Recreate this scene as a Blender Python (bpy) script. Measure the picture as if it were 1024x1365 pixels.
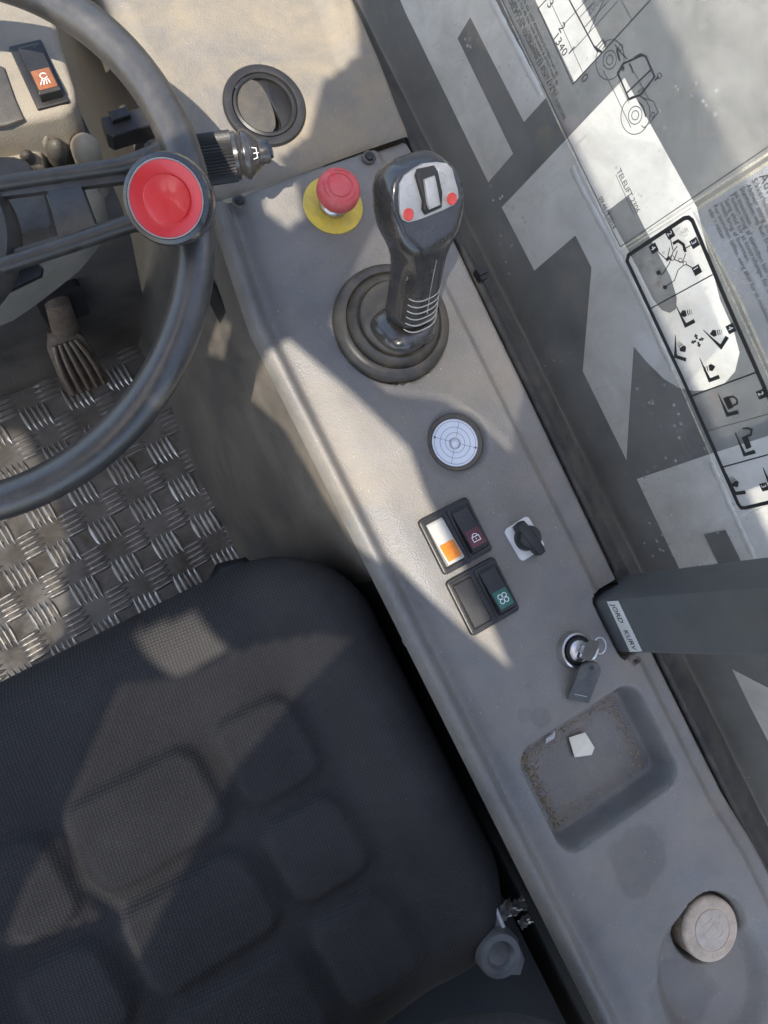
import bpy, bmesh, math, random
import numpy as np
from mathutils import Vector, Matrix, noise as mnoise
random.seed(7)
for o in list(bpy.data.objects): bpy.data.objects.remove(o)
sc = bpy.context.scene
COL = sc.collection

# ------------------------------------------------------------------ camera
F_PX, CAM_H = 1000.0, 0.64
A_ = np.array([.860, -.433, .270]); A_ /= np.linalg.norm(A_)
L_ = np.array([.42, .907, 0.]); L_ -= A_*(A_@L_); L_ /= np.linalg.norm(L_)
N_ = np.cross(A_, L_)
M_ = np.array([A_, -L_, -N_])            # camera axes (right, down, forward) -> world
CAM = np.array([0., 0., CAM_H])
cd = bpy.data.cameras.new('camera'); cam = bpy.data.objects.new('camera', cd); COL.objects.link(cam)
cd.sensor_fit = 'VERTICAL'; cd.sensor_height = 36.0; cd.lens = F_PX/1365*36.0
cd.clip_start = 0.02; cd.clip_end = 500
r_, d_, f_ = M_@np.array([1, 0, 0]), M_@np.array([0, 1, 0]), M_@np.array([0, 0, 1])
mw = Matrix.Identity(4)
for i in range(3):
    mw[i][0], mw[i][1], mw[i][2], mw[i][3] = r_[i], -d_[i], -f_[i], CAM[i]
cam.matrix_world = mw
sc.camera = cam
sc.cycles.max_bounces = 6; sc.cycles.diffuse_bounces = 3; sc.cycles.glossy_bounces = 3; sc.cycles.transparent_max_bounces = 10
sc.cycles.use_adaptive_sampling = True; sc.cycles.adaptive_threshold = .025
sc.render.resolution_x, sc.render.resolution_y = 768, 1024

# ------------------------------------------------------------------ light
SUN = np.array([-0.42, -0.11, 0.90]); SUN /= np.linalg.norm(SUN)
w = bpy.data.worlds.new('World'); sc.world = w; w.use_nodes = True
nt = w.node_tree; nt.nodes.clear()
sky = nt.nodes.new('ShaderNodeTexSky'); sky.sky_type = 'NISHITA'; sky.sun_disc = False
sky.sun_elevation = math.asin(SUN[2]); sky.sun_rotation = math.atan2(SUN[0], SUN[1])
sky.dust_density = 2.0; sky.air_density = 1.0
bg = nt.nodes.new('ShaderNodeBackground'); bg.inputs[1].default_value = 0.15
wo = nt.nodes.new('ShaderNodeOutputWorld')
nt.links.new(sky.outputs[0], bg.inputs[0]); nt.links.new(bg.outputs[0], wo.inputs[0])
sd = bpy.data.lights.new('sun', 'SUN'); sd.energy = 3.2; sd.angle = math.radians(0.5); sd.color = (1, .93, .83)
so = bpy.data.objects.new('sun', sd); COL.objects.link(so)
so.rotation_euler = Vector(SUN).to_track_quat('Z', 'Y').to_euler()
sc.view_settings.view_transform = 'Standard'; sc.view_settings.look = 'None'
sc.view_settings.gamma = 1.0; sc.view_settings.use_curve_mapping = False
sc.view_settings.exposure = 1.4

# ------------------------------------------------------------------ measuring helpers
def V(*a): return np.array(a, float)
def nrm(v): v = np.asarray(v, float); return v/np.linalg.norm(v)
def ray(px, py): return M_@np.array([(px-512)/F_PX, (py-682.5)/F_PX, 1.])
def P(px, py, z=0.):
    d = ray(px, py); return CAM+(z-CAM_H)/d[2]*d
def onplane(px, py, p0, n):
    d = ray(px, py); return CAM+((p0-CAM)@n)/(d@n)*d
class Frame:
    def __init__(s, o, ux, uy, uz=None):
        s.o = np.asarray(o, float); s.x = nrm(ux); uy = np.asarray(uy, float); s.y = nrm(uy-s.x*(uy@s.x))
        s.z = np.cross(s.x, s.y)
    def __call__(s, a, b, c=0.): return s.o+s.x*a+s.y*b+s.z*c
    def px(s, px, py, c=0.): return onplane(px, py, s.o+s.z*c, s.z)
    def loc(s, p): q = np.asarray(p)-s.o; return np.array([q@s.x, q@s.y, q@s.z])
def flat(o): return Frame(o, (1, 0, 0), (0, 1, 0))

# ------------------------------------------------------------------ materials
MATS = {}
def node(nt, t, **k):
    n = nt.nodes.new('ShaderNode'+t)
    for a, b in k.items(): setattr(n, a, b)
    return n
def mat(name, base, rough=.5, metal=0., dirt=None, damt=0., dscale=12., bump=0., bscale=900., btype='voronoi',
        spec=.5, speck=0., var=.12, coat=0., stains=(), scratches=0., weave=0.):
    m = bpy.data.materials.new(name); m.use_nodes = True; MATS[name] = m
    t = m.node_tree; b = t.nodes['Principled BSDF']; lk = t.links.new
    tc = node(t, 'TexCoord'); co = tc.outputs['Object']
    base = tuple(base)+(1,)
    n1 = node(t, 'TexNoise'); n1.inputs['Scale'].default_value = dscale*1.7; n1.inputs['Detail'].default_value = 4
    n1.inputs['Roughness'].default_value = .65; lk(co, n1.inputs['Vector'])
    mr = node(t, 'MapRange'); mr.inputs[1].default_value = .3; mr.inputs[2].default_value = .7
    mr.inputs[3].default_value = 1-var; mr.inputs[4].default_value = 1+var; lk(n1.outputs[0], mr.inputs[0])
    mx = node(t, 'Mix', data_type='RGBA', blend_type='MULTIPLY'); mx.inputs[0].default_value = 1
    mx.inputs[6].default_value = base; lk(mr.outputs[0], mx.inputs[7])
    col = mx.outputs[2]; rgh = None
    if dirt is not None and damt > 0:
        n2 = node(t, 'TexNoise'); n2.inputs['Scale'].default_value = dscale; n2.inputs['Detail'].default_value = 6
        n2.inputs['Roughness'].default_value = .72; n2.inputs['Distortion'].default_value = .4; lk(co, n2.inputs['Vector'])
        m2 = node(t, 'MapRange'); m2.inputs[1].default_value = .38; m2.inputs[2].default_value = .68
        m2.inputs[3].default_value = damt*.12; m2.inputs[4].default_value = damt; lk(n2.outputs[0], m2.inputs[0])
        x2 = node(t, 'Mix', data_type='RGBA'); lk(m2.outputs[0], x2.inputs[0]); lk(col, x2.inputs[6]); x2.inputs[7].default_value = tuple(dirt)+(1,)
        col = x2.outputs[2]
        rr = node(t, 'MapRange'); rr.inputs[1].default_value = 0; rr.inputs[2].default_value = 1
        rr.inputs[3].default_value = rough; rr.inputs[4].default_value = min(1, rough+.5); lk(m2.outputs[0], rr.inputs[0]); rgh = rr.outputs[0]
    if speck:
        vo = node(t, 'TexVoronoi'); vo.inputs['Scale'].default_value = 260; lk(co, vo.inputs['Vector'])
        ms = node(t, 'MapRange'); ms.inputs[1].default_value = .06; ms.inputs[2].default_value = .16
        ms.inputs[3].default_value = 1; ms.inputs[4].default_value = 0; lk(vo.outputs['Distance'], ms.inputs[0])
        n3 = node(t, 'TexNoise'); n3.inputs['Scale'].default_value = 60; lk(co, n3.inputs['Vector'])
        m3 = node(t, 'MapRange'); m3.inputs[1].default_value = .55; m3.inputs[2].default_value = .7; lk(n3.outputs[0], m3.inputs[0])
        mm = node(t, 'Math', operation='MULTIPLY'); lk(ms.outputs[0], mm.inputs[0]); lk(m3.outputs[0], mm.inputs[1])
        m4 = node(t, 'Math', operation='MULTIPLY'); lk(mm.outputs[0], m4.inputs[0]); m4.inputs[1].default_value = speck
        x3 = node(t, 'Mix', data_type='RGBA'); lk(m4.outputs[0], x3.inputs[0]); lk(col, x3.inputs[6]); x3.inputs[7].default_value = (.55, .52, .47, 1)
        col = x3.outputs[2]
    if stains:
        nz = node(t, 'TexNoise'); nz.inputs['Scale'].default_value = 26; nz.inputs['Detail'].default_value = 3; lk(co, nz.inputs['Vector'])
    for (sx, sy, sr, dark) in stains:
        sep = node(t, 'VectorMath', operation='SUBTRACT')
        lk(co, sep.inputs[0]); sep.inputs[1].default_value = (sx, sy, 0)
        ml = node(t, 'VectorMath', operation='MULTIPLY'); lk(sep.outputs[0], ml.inputs[0]); ml.inputs[1].default_value = (1, 1, 0)
        ln = node(t, 'VectorMath', operation='LENGTH'); lk(ml.outputs[0], ln.inputs[0])
        ma = node(t, 'Math', operation='MULTIPLY_ADD'); lk(nz.outputs[0], ma.inputs[0]); ma.inputs[1].default_value = sr*1.3; lk(ln.outputs['Value'], ma.inputs[2])
        mp = node(t, 'MapRange'); lk(ma.outputs[0], mp.inputs[0]); mp.inputs[1].default_value = sr*1.6; mp.inputs[2].default_value = sr*1.8
        mp.inputs[3].default_value = dark; mp.inputs[4].default_value = 1
        xs = node(t, 'Mix', data_type='RGBA', blend_type='MULTIPLY'); xs.inputs[0].default_value = 1; lk(col, xs.inputs[6]); lk(mp.outputs[0], xs.inputs[7]); col = xs.outputs[2]
    lk(col, b.inputs['Base Color'])
    if rgh is not None: lk(rgh, b.inputs['Roughness'])
    else: b.inputs['Roughness'].default_value = rough
    b.inputs['Metallic'].default_value = metal
    b.inputs['Specular IOR Level'].default_value = spec
    b.inputs['Coat Weight'].default_value = coat
    if bump:
        if btype == 'voronoi':
            v = node(t, 'TexVoronoi'); v.inputs['Scale'].default_value = bscale; lk(co, v.inputs['Vector']); h = v.outputs['Distance']
        elif btype == 'weave':
            h = None
            for ax, ang in ((0, .12), (1, .12)):
                mpg = node(t, 'Mapping'); mpg.inputs['Rotation'].default_value = (0, 0, ang); lk(co, mpg.inputs[0])
                wv = node(t, 'TexWave', bands_direction='X' if ax == 0 else 'Y'); wv.inputs['Scale'].default_value = bscale; wv.inputs['Distortion'].default_value = .25; wv.inputs['Detail'].default_value = 1
                lk(mpg.outputs[0], wv.inputs['Vector'])
                if h is None: h = wv.outputs['Fac']
                else:
                    mu = node(t, 'Math', operation='MULTIPLY'); lk(h, mu.inputs[0]); lk(wv.outputs['Fac'], mu.inputs[1]); h = mu.outputs[0]
            cm = node(t, 'MapRange'); lk(h, cm.inputs[0]); cm.inputs[3].default_value = .78; cm.inputs[4].default_value = 1.28
            xc = node(t, 'Mix', data_type='RGBA', blend_type='MULTIPLY'); xc.inputs[0].default_value = 1; lk(col, xc.inputs[6]); lk(cm.outputs[0], xc.inputs[7]); lk(xc.outputs[2], b.inputs['Base Color'])
        else:
            v = node(t, 'TexNoise'); v.inputs['Scale'].default_value = bscale; v.inputs['Detail'].default_value = 6; lk(co, v.inputs['Vector']); h = v.outputs[0]
        bp = node(t, 'Bump'); bp.inputs['Strength'].default_value = bump; bp.inputs['Distance'].default_value = .0006
        lk(h, bp.inputs['Height'])
        if scratches:
            ns = node(t, 'TexNoise'); ns.inputs['Scale'].default_value = 40; ns.inputs['Detail'].default_value = 10; lk(co, ns.inputs['Vector'])
            b2 = node(t, 'Bump'); b2.inputs['Strength'].default_value = scratches; b2.inputs['Distance'].default_value = .003; lk(ns.outputs[0], b2.inputs['Height']); lk(bp.outputs[0], b2.inputs['Normal'])
            lk(b2.outputs[0], b.inputs['Normal'])
        else: lk(bp.outputs[0], b.inputs['Normal'])
    return m
TAN = (.34, .28, .2)
mat('console', (.138, .135, .131), .46, dirt=(.27, .225, .165), damt=.5, dscale=9, bump=.55, bscale=620, speck=.8, var=.2, spec=.45,
    stains=((.002, -.295, .03, .8), (-.025, -.135, .008, .85), (-.038, -.125, .006, .88), (-.018, -.43, .035, .8)))
mat('tray', (.17, .16, .15), .6, dirt=(.26, .2, .13), damt=.75, dscale=16, bump=.35, bscale=500, speck=.8, var=.2)
mat('dash', (.125, .118, .108), .55, dirt=(.29, .235, .15), damt=.75, dscale=9, bump=.5, bscale=620, speck=.5, var=.15)
mat('wall_plastic', (.055, .051, .046), .55, dirt=TAN, damt=.35, dscale=6, bump=.3, bscale=500, var=.2)
mat('front_plastic', (.048, .046, .043), .55, dirt=TAN, damt=.25, dscale=10, bump=.3, bscale=500, var=.25)
mat('cream_plastic', (.19, .172, .14), .6, dirt=TAN, damt=.5, dscale=14, bump=.3, bscale=600)
mat('black_plastic', (.012, .012, .013), .40, spec=.4, dirt=(.16, .14, .11), damt=.09, dscale=30, bump=.1, bscale=1200, speck=.25)
mat('black_gloss', (.022, .022, .023), .24, coat=.6, dirt=(.22, .18, .13), damt=.10, dscale=40, speck=.15, bump=.05, bscale=800)
mat('rubber', (.03, .03, .03), .5, dirt=(.22, .18, .13), damt=.42, dscale=28, bump=.2, bscale=900)
mat('flap_dusty', (.03, .028, .026), .6, dirt=(.10, .085, .062), damt=.6, dscale=60, bump=.3, bscale=700)
mat('rubber_gloss', (.018, .018, .018), .34, dirt=(.22, .18, .13), damt=.3, dscale=32)
mat('seal', (.012, .012, .012), .7, dirt=(.16, .14, .11), damt=.45, dscale=25, bump=.3, bscale=300)
mat('spoke', (.022, .021, .020), .34, metal=.0, dirt=(.25, .22, .17), damt=.16, dscale=40, bump=.1, bscale=500, btype='noise')
mat('wheel_rim', (.075, .072, .069), .28, metal=.55, dirt=(.2, .18, .15), damt=.28, dscale=34, bump=.35, bscale=380, btype='noise', spec=.7)
mat('red_cap', (.66, .016, .02), .32, var=.06, coat=.2, dirt=(.5, .2, .16), damt=.1)
mat('red_stop', (.62, .035, .05), .45, var=.1, dirt=(.55, .3, .26), damt=.45, dscale=60, bump=.1)
mat('red_button', (.5, .05, .04), .4, var=.05)
mat('yellow', (.72, .52, .05), .5, dirt=(.3, .24, .12), damt=.55, dscale=60, speck=.5)
mat('silver_face', (.42, .41, .39), .36, metal=.4, dirt=(.3, .27, .22), damt=.35, dscale=60)
mat('metal', (.62, .6, .57), .28, metal=1., dirt=(.2, .17, .14), damt=.3, dscale=60)
mat('steel_dirty', (.32, .27, .22), .42, metal=.8, dirt=(.14, .09, .055), damt=.8, dscale=30, bump=.2, bscale=300, btype='noise')
mat('aluminium', (.20, .188, .168), .42, metal=.5, dirt=(.10, .078, .055), damt=.95, dscale=11, bump=.25, bscale=350, btype='noise', var=.2)
mat('tread', (.42, .40, .37), .30, metal=.8, dirt=(.15, .12, .09), damt=.5, dscale=14, bump=.1, bscale=300, btype='noise')
mat('fabric', (.030, .0275, .0265), .8, dirt=(.10, .095, .09), damt=.2, dscale=7, bump=.8, bscale=110, btype='weave', spec=.25, var=.15, speck=.12)
mat('leather', (.060, .055, .052), .5, dirt=(.1, .1, .1), damt=.2, dscale=20, bump=.5, bscale=260)
mat('white_print', (.75, .75, .73), .5, var=.03)
mat('white_plastic', (.6, .59, .56), .35, var=.04, dirt=(.4, .35, .25), damt=.15, dscale=60)
mat('rocker_cream', (.36, .35, .32), .3, var=.05, dirt=(.3, .25, .18), damt=.2, dscale=90)
mat('dial_white', (.62, .66, .72), .35, var=.02)
mat('orange', (.5, .15, .01), .25, var=.15, dscale=100)
mat('orange_dull', (.24, .085, .03), .35, var=.15, dscale=100)
mat('maroon', (.09, .012, .022), .35, var=.1)
mat('green', (.015, .11, .075), .35, var=.1)
mat('ink', (.012, .012, .012), .6, var=.02)
mat('ink_grey', (.05, .05, .055), .6, var=.02)
mat('paper', (.76, .71, .58), .75, var=.05, dirt=(.5, .42, .3), damt=.25, dscale=80)
mat('cap_beige', (.56, .44, .33), .6, dirt=(.22, .17, .12), damt=.6, dscale=45, bump=.3, bscale=500, speck=.3)
mat('cap_disc', (.48, .41, .33), .55, dirt=(.25, .2, .15), damt=.4, dscale=70, bump=.2, bscale=400)
mat('grey_knob', (.075, .074, .073), .45, dirt=(.3, .27, .22), damt=.3, dscale=40)
mat('tag_grey', (.035, .035, .036), .5, dirt=(.2, .185, .16), damt=.35, dscale=50, bump=.2)
mat('pillar_paint', (.075, .078, .078), .42, dirt=(.2, .18, .15), damt=.18, dscale=18, bump=.08, bscale=300, btype='noise', var=.08)
mat('boom_grey', (.050, .058, .059), .5, dirt=(.2, .19, .17), damt=.5, dscale=6, bump=.2, bscale=90, btype='noise', speck=.6, var=.12)
mat('boom_white', (.66, .67, .63), .5, dirt=(.36, .34, .28), damt=.6, dscale=14, bump=.15, bscale=90, btype='noise', var=.05)
mat('ground_soil', (.2, .17, .13), .95, dirt=(.1, .09, .06), damt=.6, dscale=1.5)
mat('sun_mask_grey', (.16, .16, .16), .6)  # grey of the added overhead sheet that masks the sun
mat('bellows', (.30, .27, .22), .6, dirt=TAN, damt=.6, dscale=20)
mat('straw', (.38, .29, .16), .9)
mat('soil', (.22, .165, .11), .95)
mat('gap_shade_black', (.008, .008, .008), .8)  # near black that puts the shade of the seat gap into colour
def see_through(name, dust_col, dust, gloss=1.0, dscale=8, tint=(1, 1, 1), specks=False, lo=None):
    m = bpy.data.materials.new(name); m.use_nodes = True; MATS[name] = m
    t = m.node_tree; t.nodes.clear(); lk = t.links.new
    out = node(t, 'OutputMaterial'); tr = node(t, 'BsdfTransparent'); tr.inputs[0].default_value = tint+(1,)
    gl = node(t, 'BsdfGlossy'); gl.inputs['Roughness'].default_value = .03
    df = node(t, 'BsdfDiffuse'); df.inputs[0].default_value = dust_col+(1,)
    fr = node(t, 'LayerWeight'); fr.inputs[0].default_value = .5
    fp = node(t, 'Math', operation='POWER'); lk(fr.outputs['Facing'], fp.inputs[0]); fp.inputs[1].default_value = 4.
    fm = node(t, 'Math', operation='MULTIPLY_ADD'); lk(fp.outputs[0], fm.inputs[0]); fm.inputs[1].default_value = .8*gloss; fm.inputs[2].default_value = .035*gloss
    tc = node(t, 'TexCoord'); nz = node(t, 'TexNoise'); nz.inputs['Scale'].default_value = dscale; nz.inputs['Detail'].default_value = 9; nz.inputs['Roughness'].default_value = .7
    lk(tc.outputs['Object'], nz.inputs['Vector'])
    mr = node(t, 'MapRange'); lk(nz.outputs[0], mr.inputs[0]); mr.inputs[1].default_value = .35; mr.inputs[2].default_value = .72
    mr.inputs[3].default_value = dust*.45 if lo is None else lo; mr.inputs[4].default_value = dust*1.6
    vo = node(t, 'TexVoronoi'); vo.inputs['Scale'].default_value = 95; lk(tc.outputs['Object'], vo.inputs['Vector'])
    sp = node(t, 'MapRange'); lk(vo.outputs['Distance'], sp.inputs[0]); sp.inputs[1].default_value = .08; sp.inputs[2].default_value = .2; sp.inputs[3].default_value = .55; sp.inputs[4].default_value = 0
    n5 = node(t, 'TexNoise'); n5.inputs['Scale'].default_value = 13; n5.inputs['Detail'].default_value = 3; lk(tc.outputs['Object'], n5.inputs['Vector'])
    g5 = node(t, 'MapRange'); lk(n5.outputs[0], g5.inputs[0]); g5.inputs[1].default_value = .54; g5.inputs[2].default_value = .66
    p5 = node(t, 'Math', operation='MULTIPLY_ADD', use_clamp=True); lk(sp.outputs[0], p5.inputs[0]); lk(g5.outputs[0], p5.inputs[1]); lk(mr.outputs[0], p5.inputs[2])
    m1 = node(t, 'MixShader'); lk((p5 if specks else mr).outputs[0], m1.inputs[0]); lk(tr.outputs[0], m1.inputs[1]); lk(df.outputs[0], m1.inputs[2])
    m2 = node(t, 'MixShader'); lk(fm.outputs[0], m2.inputs[0]); lk(m1.outputs[0], m2.inputs[1]); lk(gl.outputs[0], m2.inputs[2])
    lk(m2.outputs[0], out.inputs[0])
    return m
see_through('glass', (.5, .48, .44), .07, specks=True)
see_through('film', (.75, .75, .72), .13, gloss=.35, dscale=22)
see_through('film_grey', (.45, .48, .52), .42, gloss=.35, dscale=16)
see_through('film_edge', (.75, .68, .5), .4, gloss=.3, dscale=60)
see_through('smear', (.22, .15, .08), .42, gloss=.1, dscale=110, lo=-.55)
see_through('clear_cover', (.8, .8, .85), .04, gloss=1.0, dscale=60)
see_through('clear_plastic', (.8, .8, .8), .35, gloss=1.2, dscale=90)

# ------------------------------------------------------------------ mesh helpers
class MB:
    def __init__(s): s.v = []; s.f = []
    def add(s, vs, fs):
        k = len(s.v); s.v += [tuple(map(float, p)) for p in vs]; s.f += [tuple(i+k for i in f) for f in fs]; return s
    def loft(s, loops, cap0=True, cap1=True, close=True):
        n = len(loops[0]); vs = [p for l in loops for p in l]; fs = []
        for i in range(len(loops)-1):
            for j in range(n if close else n-1):
                a, b = i*n+j, i*n+(j+1) % n; fs.append((a, b, b+n, a+n))
        if cap0: fs.append(tuple(range(n-1, -1, -1)))
        if cap1: fs.append(tuple(range((len(loops)-1)*n, len(loops)*n)))
        return s.add(vs, fs)
    def slab(s, fr, pts, z0, z1, bev=0.):
        c = np.mean(pts, axis=0)
        def ins(b):
            out = []
            for p in pts:
                q = np.asarray(p)-c; l = np.linalg.norm(q); out.append(c+q*(1-b/max(l, 1e-9)))
            return out
        loops = [[fr(p[0], p[1], z0) for p in pts]]
        if bev:
            loops.append([fr(p[0], p[1], z1-bev) for p in pts])
            loops.append([fr(p[0], p[1], z1-bev*.3) for p in ins(bev*.35)])
            loops.append([fr(p[0], p[1], z1) for p in ins(bev*1.1)])
        else: loops.append([fr(p[0], p[1], z1) for p in pts])
        return s.loft(loops)
    def lathe(s, prof, fr, seg=48, cap0=False, cap1=True, ribs=0, ramp=0.):
        loops = []
        for (r, h) in prof:
            l = []
            for k in range(seg):
                a = 2*math.pi*k/seg; rr = r*(1-(ramp if (ribs and k % 2) else 0)); l.append(fr(rr*math.cos(a), rr*math.sin(a), h))
            loops.append(l)
        return s.loft(loops, cap0, cap1)
    def tube(s, path, rad, seg=16, closed=False, cap=True, sx=1., up=None):
        path = [np.asarray(p, float) for p in path]; n = len(path); loops = []
        prev = None
        for i in range(n):
            if closed: t = path[(i+1) % n]-path[i-1]
            else: t = path[min(i+1, n-1)]-path[max(i-1, 0)]
            t = nrm(t)
            if prev is None:
                u = np.asarray(up, float) if up is not None else (V(0, 0, 1) if abs(t[2]) < .9 else V(1, 0, 0))
            else: u = prev
            u = nrm(u-t*(u@t)); prev = u; b = np.cross(t, u)
            r = rad(i/(n-1)) if callable(rad) else rad
            loops.append([path[i]+u*r*math.cos(a)*1.0+b*r*sx*math.sin(a) for a in [2*math.pi*k/seg for k in range(seg)]])
        if closed: loops.append(loops[0]); return s.loft(loops, False, False)
        return s.loft(loops, cap, cap)
    def ribbon(s, pts, wd, nor, closed=False):
        pts = [np.asarray(p, float) for p in pts]; n = len(pts); L, R = [], []
        for i in range(n):
            if closed: a, b = pts[i]-pts[i-1], pts[(i+1) % n]-pts[i]
            else: a = pts[i]-pts[i-1] if i else pts[1]-pts[0]; b = pts[i+1]-pts[i] if i < n-1 else pts[-1]-pts[-2]
            a, b = nrm(a), nrm(b); t = nrm(a+b) if np.linalg.norm(a+b) > 1e-6 else a; sd = nrm(np.cross(nor, t))
            ww = wd(i/(n-1)) if callable(wd) else wd
            k = ww/2/max(.4, math.sqrt(max(0, (1+a@b)/2))); L.append(pts[i]+sd*k); R.append(pts[i]-sd*k)
        m = n if closed else n-1
        return s.add(L+R, [(i, (i+1) % n, n+(i+1) % n, n+i)[::-1] for i in range(m)])
    def poly(s, pts): return s.add(pts, [tuple(range(len(pts)))])
    def grid(s, fn, us, vs):
        n = len(vs); return s.add([fn(u, v) for u in us for v in vs],
            [(i*n+j, (i+1)*n+j, (i+1)*n+j+1, i*n+j+1) for i in range(len(us)-1) for j in range(n-1)])
def rrect(w, h, r, n=5, cx=0., cy=0.):
    out = []
    for (sx, sy, a0) in ((1, 1, 0), (-1, 1, 90), (-1, -1, 180), (1, -1, 270)):
        for k in range(n+1):
            a = math.radians(a0+90*k/n); out.append((cx+sx*(w/2-r)+r*math.cos(a), cy+sy*(h/2-r)+r*math.sin(a)))
    return out
def circ(r, n=32, cx=0., cy=0.): return [(cx+r*math.cos(2*math.pi*k/n), cy+r*math.sin(2*math.pi*k/n)) for k in range(n)]
ORG = {}
def thing(name, label, cat, loc, group=None):
    o = bpy.data.objects.new(name, None); COL.objects.link(o); o.empty_display_size = .01
    o.location = tuple(loc); ORG[o.name] = np.asarray(loc, float); tag(o, label, cat, group); return o
def tag(o, label, cat, group=None):
    o['label'] = label; o['category'] = cat
    if group: o['group'] = group
    return o
def obj(name, mb, m, parent=None, loc=None, smooth=38, bevel=0., solid=0., label=None):
    v = np.array(mb.v)
    if parent is not None: org = ORG[parent.name]
    else: org = np.asarray(loc, float) if loc is not None else V((v[:, 0].min()+v[:, 0].max())/2, (v[:, 1].min()+v[:, 1].max())/2, v[:, 2].min())
    me = bpy.data.meshes.new(name); me.from_pydata([tuple(p) for p in v-org], [], mb.f); me.update()
    o = bpy.data.objects.new(name, me); COL.objects.link(o); ORG[o.name] = org
    if parent is not None: o.parent = parent
    else: o.location = tuple(org)
    me.materials.append(MATS[m])
    bm = bmesh.new(); bm.from_mesh(me); bmesh.ops.recalc_face_normals(bm, faces=bm.faces); bm.to_mesh(me); bm.free()
    if smooth:
        me.shade_smooth(); me.set_sharp_from_angle(angle=math.radians(smooth))
    if solid:
        k = o.modifiers.new('solid', 'SOLIDIFY'); k.thickness = solid; k.offset = -1
    if bevel:
        k = o.modifiers.new('bevel', 'BEVEL'); k.width = bevel; k.segments = 3; k.limit_method = 'ANGLE'; k.angle_limit = math.radians(40)
        k.harden_normals = False
    if label: o['label'] = label
    return o
def struct(o): o['kind'] = 'structure'; return o
def stuff(o): o['kind'] = 'stuff'; return o
_tx = {}
def text2d(s):
    if s in _tx: return _tx[s]
    c = bpy.data.curves.new('t', 'FONT'); c.body = s; c.resolution_u = 2
    t = bpy.data.objects.new('t', c); COL.objects.link(t)
    me = bpy.data.meshes.new_from_object(t.evaluated_get(bpy.context.evaluated_depsgraph_get()))
    vs = np.array([v.co[:] for v in me.vertices]); fs = [tuple(p.vertices) for p in me.polygons]
    bpy.data.objects.remove(t); bpy.data.curves.remove(c); bpy.data.meshes.remove(me)
    _tx[s] = (vs, fs); return _tx[s]
def text(mb, s, S, E, up, hscale=1., size=None):
    """lay the string from point S towards E (fitting it unless size is given)"""
    vs, fs = text2d(s); w = vs[:, 0].max()-vs[:, 0].min(); ux = nrm(E-S); uy = nrm(up-ux*(up@ux))
    k = np.linalg.norm(E-S)/w if size is None else size
    ky = k*hscale
    mb.add([S+ux*(p[0]-vs[:, 0].min())*k+uy*p[1]*ky for p in vs], fs)
def smooth01(t): t = max(0., min(1., t)); return t*t*(3-2*t)
def sdrr(x, y, cx, cy, hx, hy, r):
    qx, qy = abs(x-cx)-hx+r, abs(y-cy)-hy+r
    return math.hypot(max(qx, 0), max(qy, 0))+min(max(qx, qy), 0)-r

m = bpy.data.materials.new('sun_filter'); m.use_nodes = True; MATS['sun_filter'] = m  # dimming filter for the sheets added over the roof openings
m.node_tree.nodes.clear(); _o = node(m.node_tree, 'OutputMaterial'); _t = node(m.node_tree, 'BsdfTransparent'); _t.inputs[0].default_value = (.24, .24, .24, 1)
m.node_tree.links.new(_t.outputs[0], _o.inputs[0])
# ------------------------------------------------------------------ setting
FLOOR_Z = -.42
g = MB(); g.poly([V(-60, -60, -1.7), V(60, -60, -1.7), V(60, 60, -1.7), V(-60, 60, -1.7)])
struct(obj('ground', g, 'ground_soil', smooth=0))
# tread plate floor of the cab with its raised five-bar blocks
fl = MB(); fl.slab(flat((0, 0, 0)), [(-.62, -.75), (.30, -.75), (.30, .40), (-.62, .40)], FLOOR_Z-.004, FLOOR_Z)
floor = struct(obj('floor', fl, 'aluminium', loc=(0, .1, FLOOR_Z), smooth=0))
bar_me = None
def make_bar():
    b = MB(); L, W, Hh = .0182, .0033, .0030
    pts = [(-L, 0), (-L*.55, W*.8), (0, W), (L*.55, W*.8), (L, 0), (L*.55, -W*.8), (0, -W), (-L*.55, -W*.8)]
    k = len(pts); b.add([(x, y, 0.) for x, y in pts]+[(x*.72, y*.25, Hh if abs(x) < L*.9 else Hh*.5) for x, y in pts], [])
    b.f = [(i, (i+1) % k, k+(i+1) % k, k+i) for i in range(k)]+[tuple(range(k, 2*k))]
    return b
bars = []
SP = .0415
for i in range(-16, 17):
    for j in range(-16, 17):
        cx, cy = -.08+(i-j)*SP*.7071, .17+(i+j)*SP*.7071
        cx, cy = cx*math.cos(.07)-cy*math.sin(.07), cx*math.sin(.07)+cy*math.cos(.07)
        if not (-.60 < cx < .10 and -.3 < cy < .385): continue
        horiz = (i+j) % 2 == 0
        for q in range(-2, 3):
            o_ = q*.0073
            x, y = (cx, cy+o_) if horiz else (cx+o_, cy)
            bars.append((x, y, (0 if horiz else math.pi/2)+.07))
def seen(x, y):     # inside the picture and not under the seat
    q = (V(x, y, FLOOR_Z)-CAM); c = M_.T@q; px, py = 512+F_PX*c[0]/c[2], 682.5+F_PX*c[1]/c[2]
    return px > -15 and py > 430 and y > .0 and x < .085, (px-120)**2+(py-680)**2
bars.sort(key=lambda b: (not seen(b[0], b[1])[0], seen(b[0], b[1])[1]))
proto = make_bar(); rest = MB()
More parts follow.
